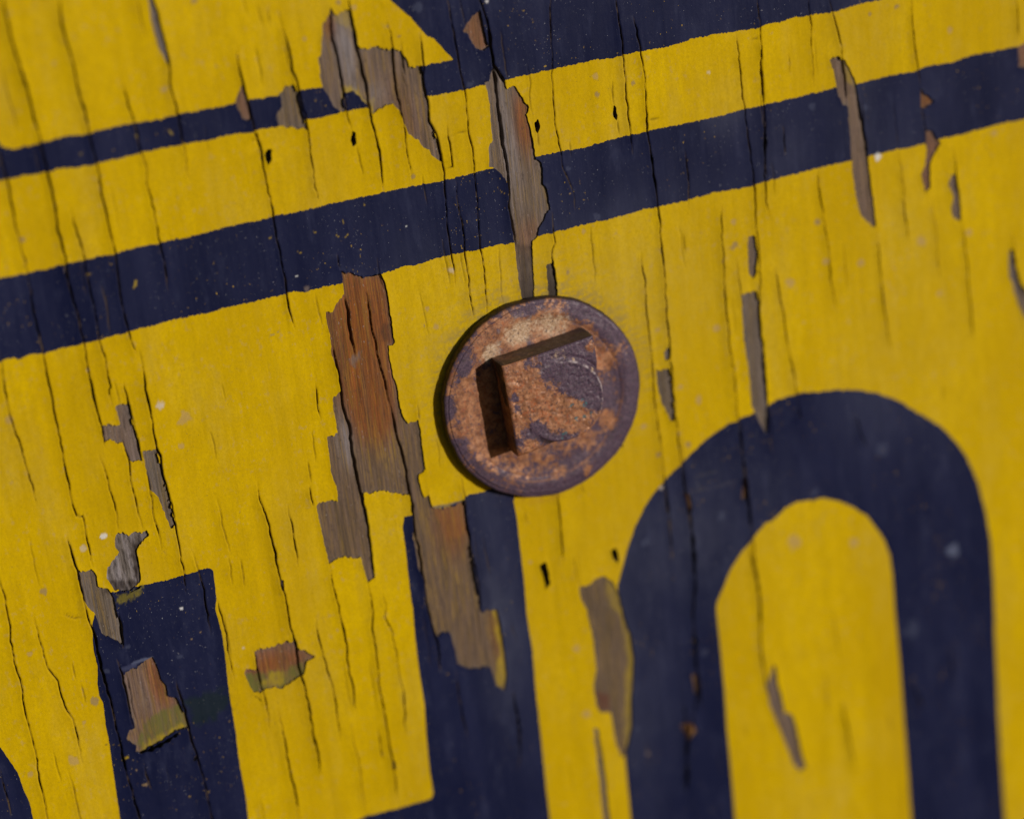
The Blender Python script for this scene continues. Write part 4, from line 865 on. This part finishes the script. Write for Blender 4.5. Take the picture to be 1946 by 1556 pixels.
V = np.concatenate([V, np.array(sv)]); m_ = len(loop)
for k in range(lv):
    for q in range(m_):
        q2 = (q+1) % m_; Fc.append((start+k*m_+q, start+(k+1)*m_+q, start+(k+1)*m_+q2, start+k*m_+q2))
hblobs = [(980,660,160,0,1.6),(860,600,100,0,1.5),(1100,700,130,0,1.6),(1050,450,110,0,1.6),(850,520,90,0,1.5),(1150,790,80,0,1.4),(1160,480,50,0,1.5),(1190,600,60,0,1.5),(700,565,45,0,1.1),(1020,600,120,0,1.7),(900,700,90,0,1.1),
          (660,730,130,0,-.2),(620,900,100,0,.1),(850,920,150,0,-.3),(1000,880,70,0,-.1),(1120,440,40,0,.1),(760,1060,90,0,1.2),(900,1110,70,0,1.1),(1010,1110,60,0,.9),(620,1130,40,0,.9),(590,800,30,0,.9),(610,880,30,0,.8),(570,640,60,0,.2),(700,1160,60,0,.2),
          (1030,850,40,2,.55),(1070,830,40,2,.5),(960,850,30,2,.5),(1010,950,26,2,.65),(1075,930,24,2,.6),(1130,900,30,2,.55),(930,1040,30,2,.5),(900,1080,26,2,.5),
          (1000,530,14,1,.6),(1130,600,16,1,.6),(1190,680,12,1,.5),(760,620,20,1,.35),(900,490,60,1,.4),(1190,830,14,1,.5),(1210,930,40,0,-.2),(1130,1090,45,0,-.2)]  # smallest pale blobs are glints painted on the ring edge
zn = zone_field(V[:, 0], V[:, 2], hblobs, HT, (.35, .02, 0))
stn_shade = np.zeros((len(V), 4)); dn = np.zeros(len(V)); dn[start+m_:] = 1
nrm = vnoise(V[:, 0]+V[:, 1], V[:, 2]+V[:, 1], .003, .003, 76)
isTop = (V[:, 0]*0+np.concatenate([np.zeros(start), np.ones(len(V)-start)]))
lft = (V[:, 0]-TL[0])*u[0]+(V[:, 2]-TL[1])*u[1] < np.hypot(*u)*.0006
stn_shade[:, :3] = np.where(lft[:, None], (.016, .010, .007), (.105, .072, .040)); stn_shade[:, 3] = isTop*dn*np.clip(.78+nrm*.3, 0, .95)  # shade painted on the head's sides, left face nearly black
rcv = np.hypot(V[:, 0]-ccx, V[:, 2]-ccz); an_ = np.arctan2(V[:, 2]-ccz, V[:, 0]-ccx)
crev_shade = np.exp(-((rcv-RC-.0008)/.00045)**2)*np.clip(np.cos(an_+.95)*1.8, 0, 1)*.95*(1-isTop)  # crevice shade painted round the lower right of the raised face
wn_ = vnoise(V[:, 0], V[:, 2], .0006, .0006, 77)
glint = np.exp(-((rcv-RC+.0002)/.00030)**2)*np.clip(np.cos(an_-.75)*1.2, 0, 1)*np.clip(.35+wn_*1.1, 0, 1)*(1-isTop)*.75  # highlight painted along the upper right of the ring
glow = lft*np.clip(.5-(V[:, 2]-TL[1])/(BL[1]-TL[1])*-1.0-.9+vnoise(V[:, 1], V[:, 2], .0016, .003, 78)*.5, 0, 1)*isTop*dn  # orange glimmer of light painted on the shaded left face
m1 = glow > .05; stn_shade[m1, :3] = (.20, .075, .012); stn_shade[m1, 3] = glow[m1]*.9
m1 = crev_shade > .02; stn_shade[m1, :3] = (.03, .02, .025); stn_shade[m1, 3] = crev_shade[m1]
m1 = glint > np.maximum(.02, stn_shade[:, 3]); stn_shade[m1, :3] = (.42, .35, .37); stn_shade[m1, 3] = glint[m1]
head = mesh_obj('head', V, Fc, RUSTB, bolt, {'zone': zn, 'stain': stn_shade})  # the head's stain layer holds painted shade and highlights
# shank
V = []; Fc = []; nseg = 32; cx, cz = (TL+u*.5+v*.5)
for k, y in enumerate((-(H_WASH+.001), .019, .034)):
    for q in range(nseg): V.append((cx+.0062*math.cos(2*math.pi*q/nseg), y, cz+.0062*math.sin(2*math.pi*q/nseg)))
for k in range(2):
    for q in range(nseg): q2 = (q+1) % nseg; Fc.append((k*nseg+q, k*nseg+q2, (k+1)*nseg+q2, (k+1)*nseg+q))
Fc += [tuple(range(nseg)), tuple(range(3*nseg-1, 2*nseg-1, -1))]
me = bpy.data.meshes.new('shank'); me.from_pydata(V, [], Fc); me.materials.append(RUSTB); me.update()
o = bpy.data.objects.new('shank', me); C.objects.link(o); o.parent = bolt
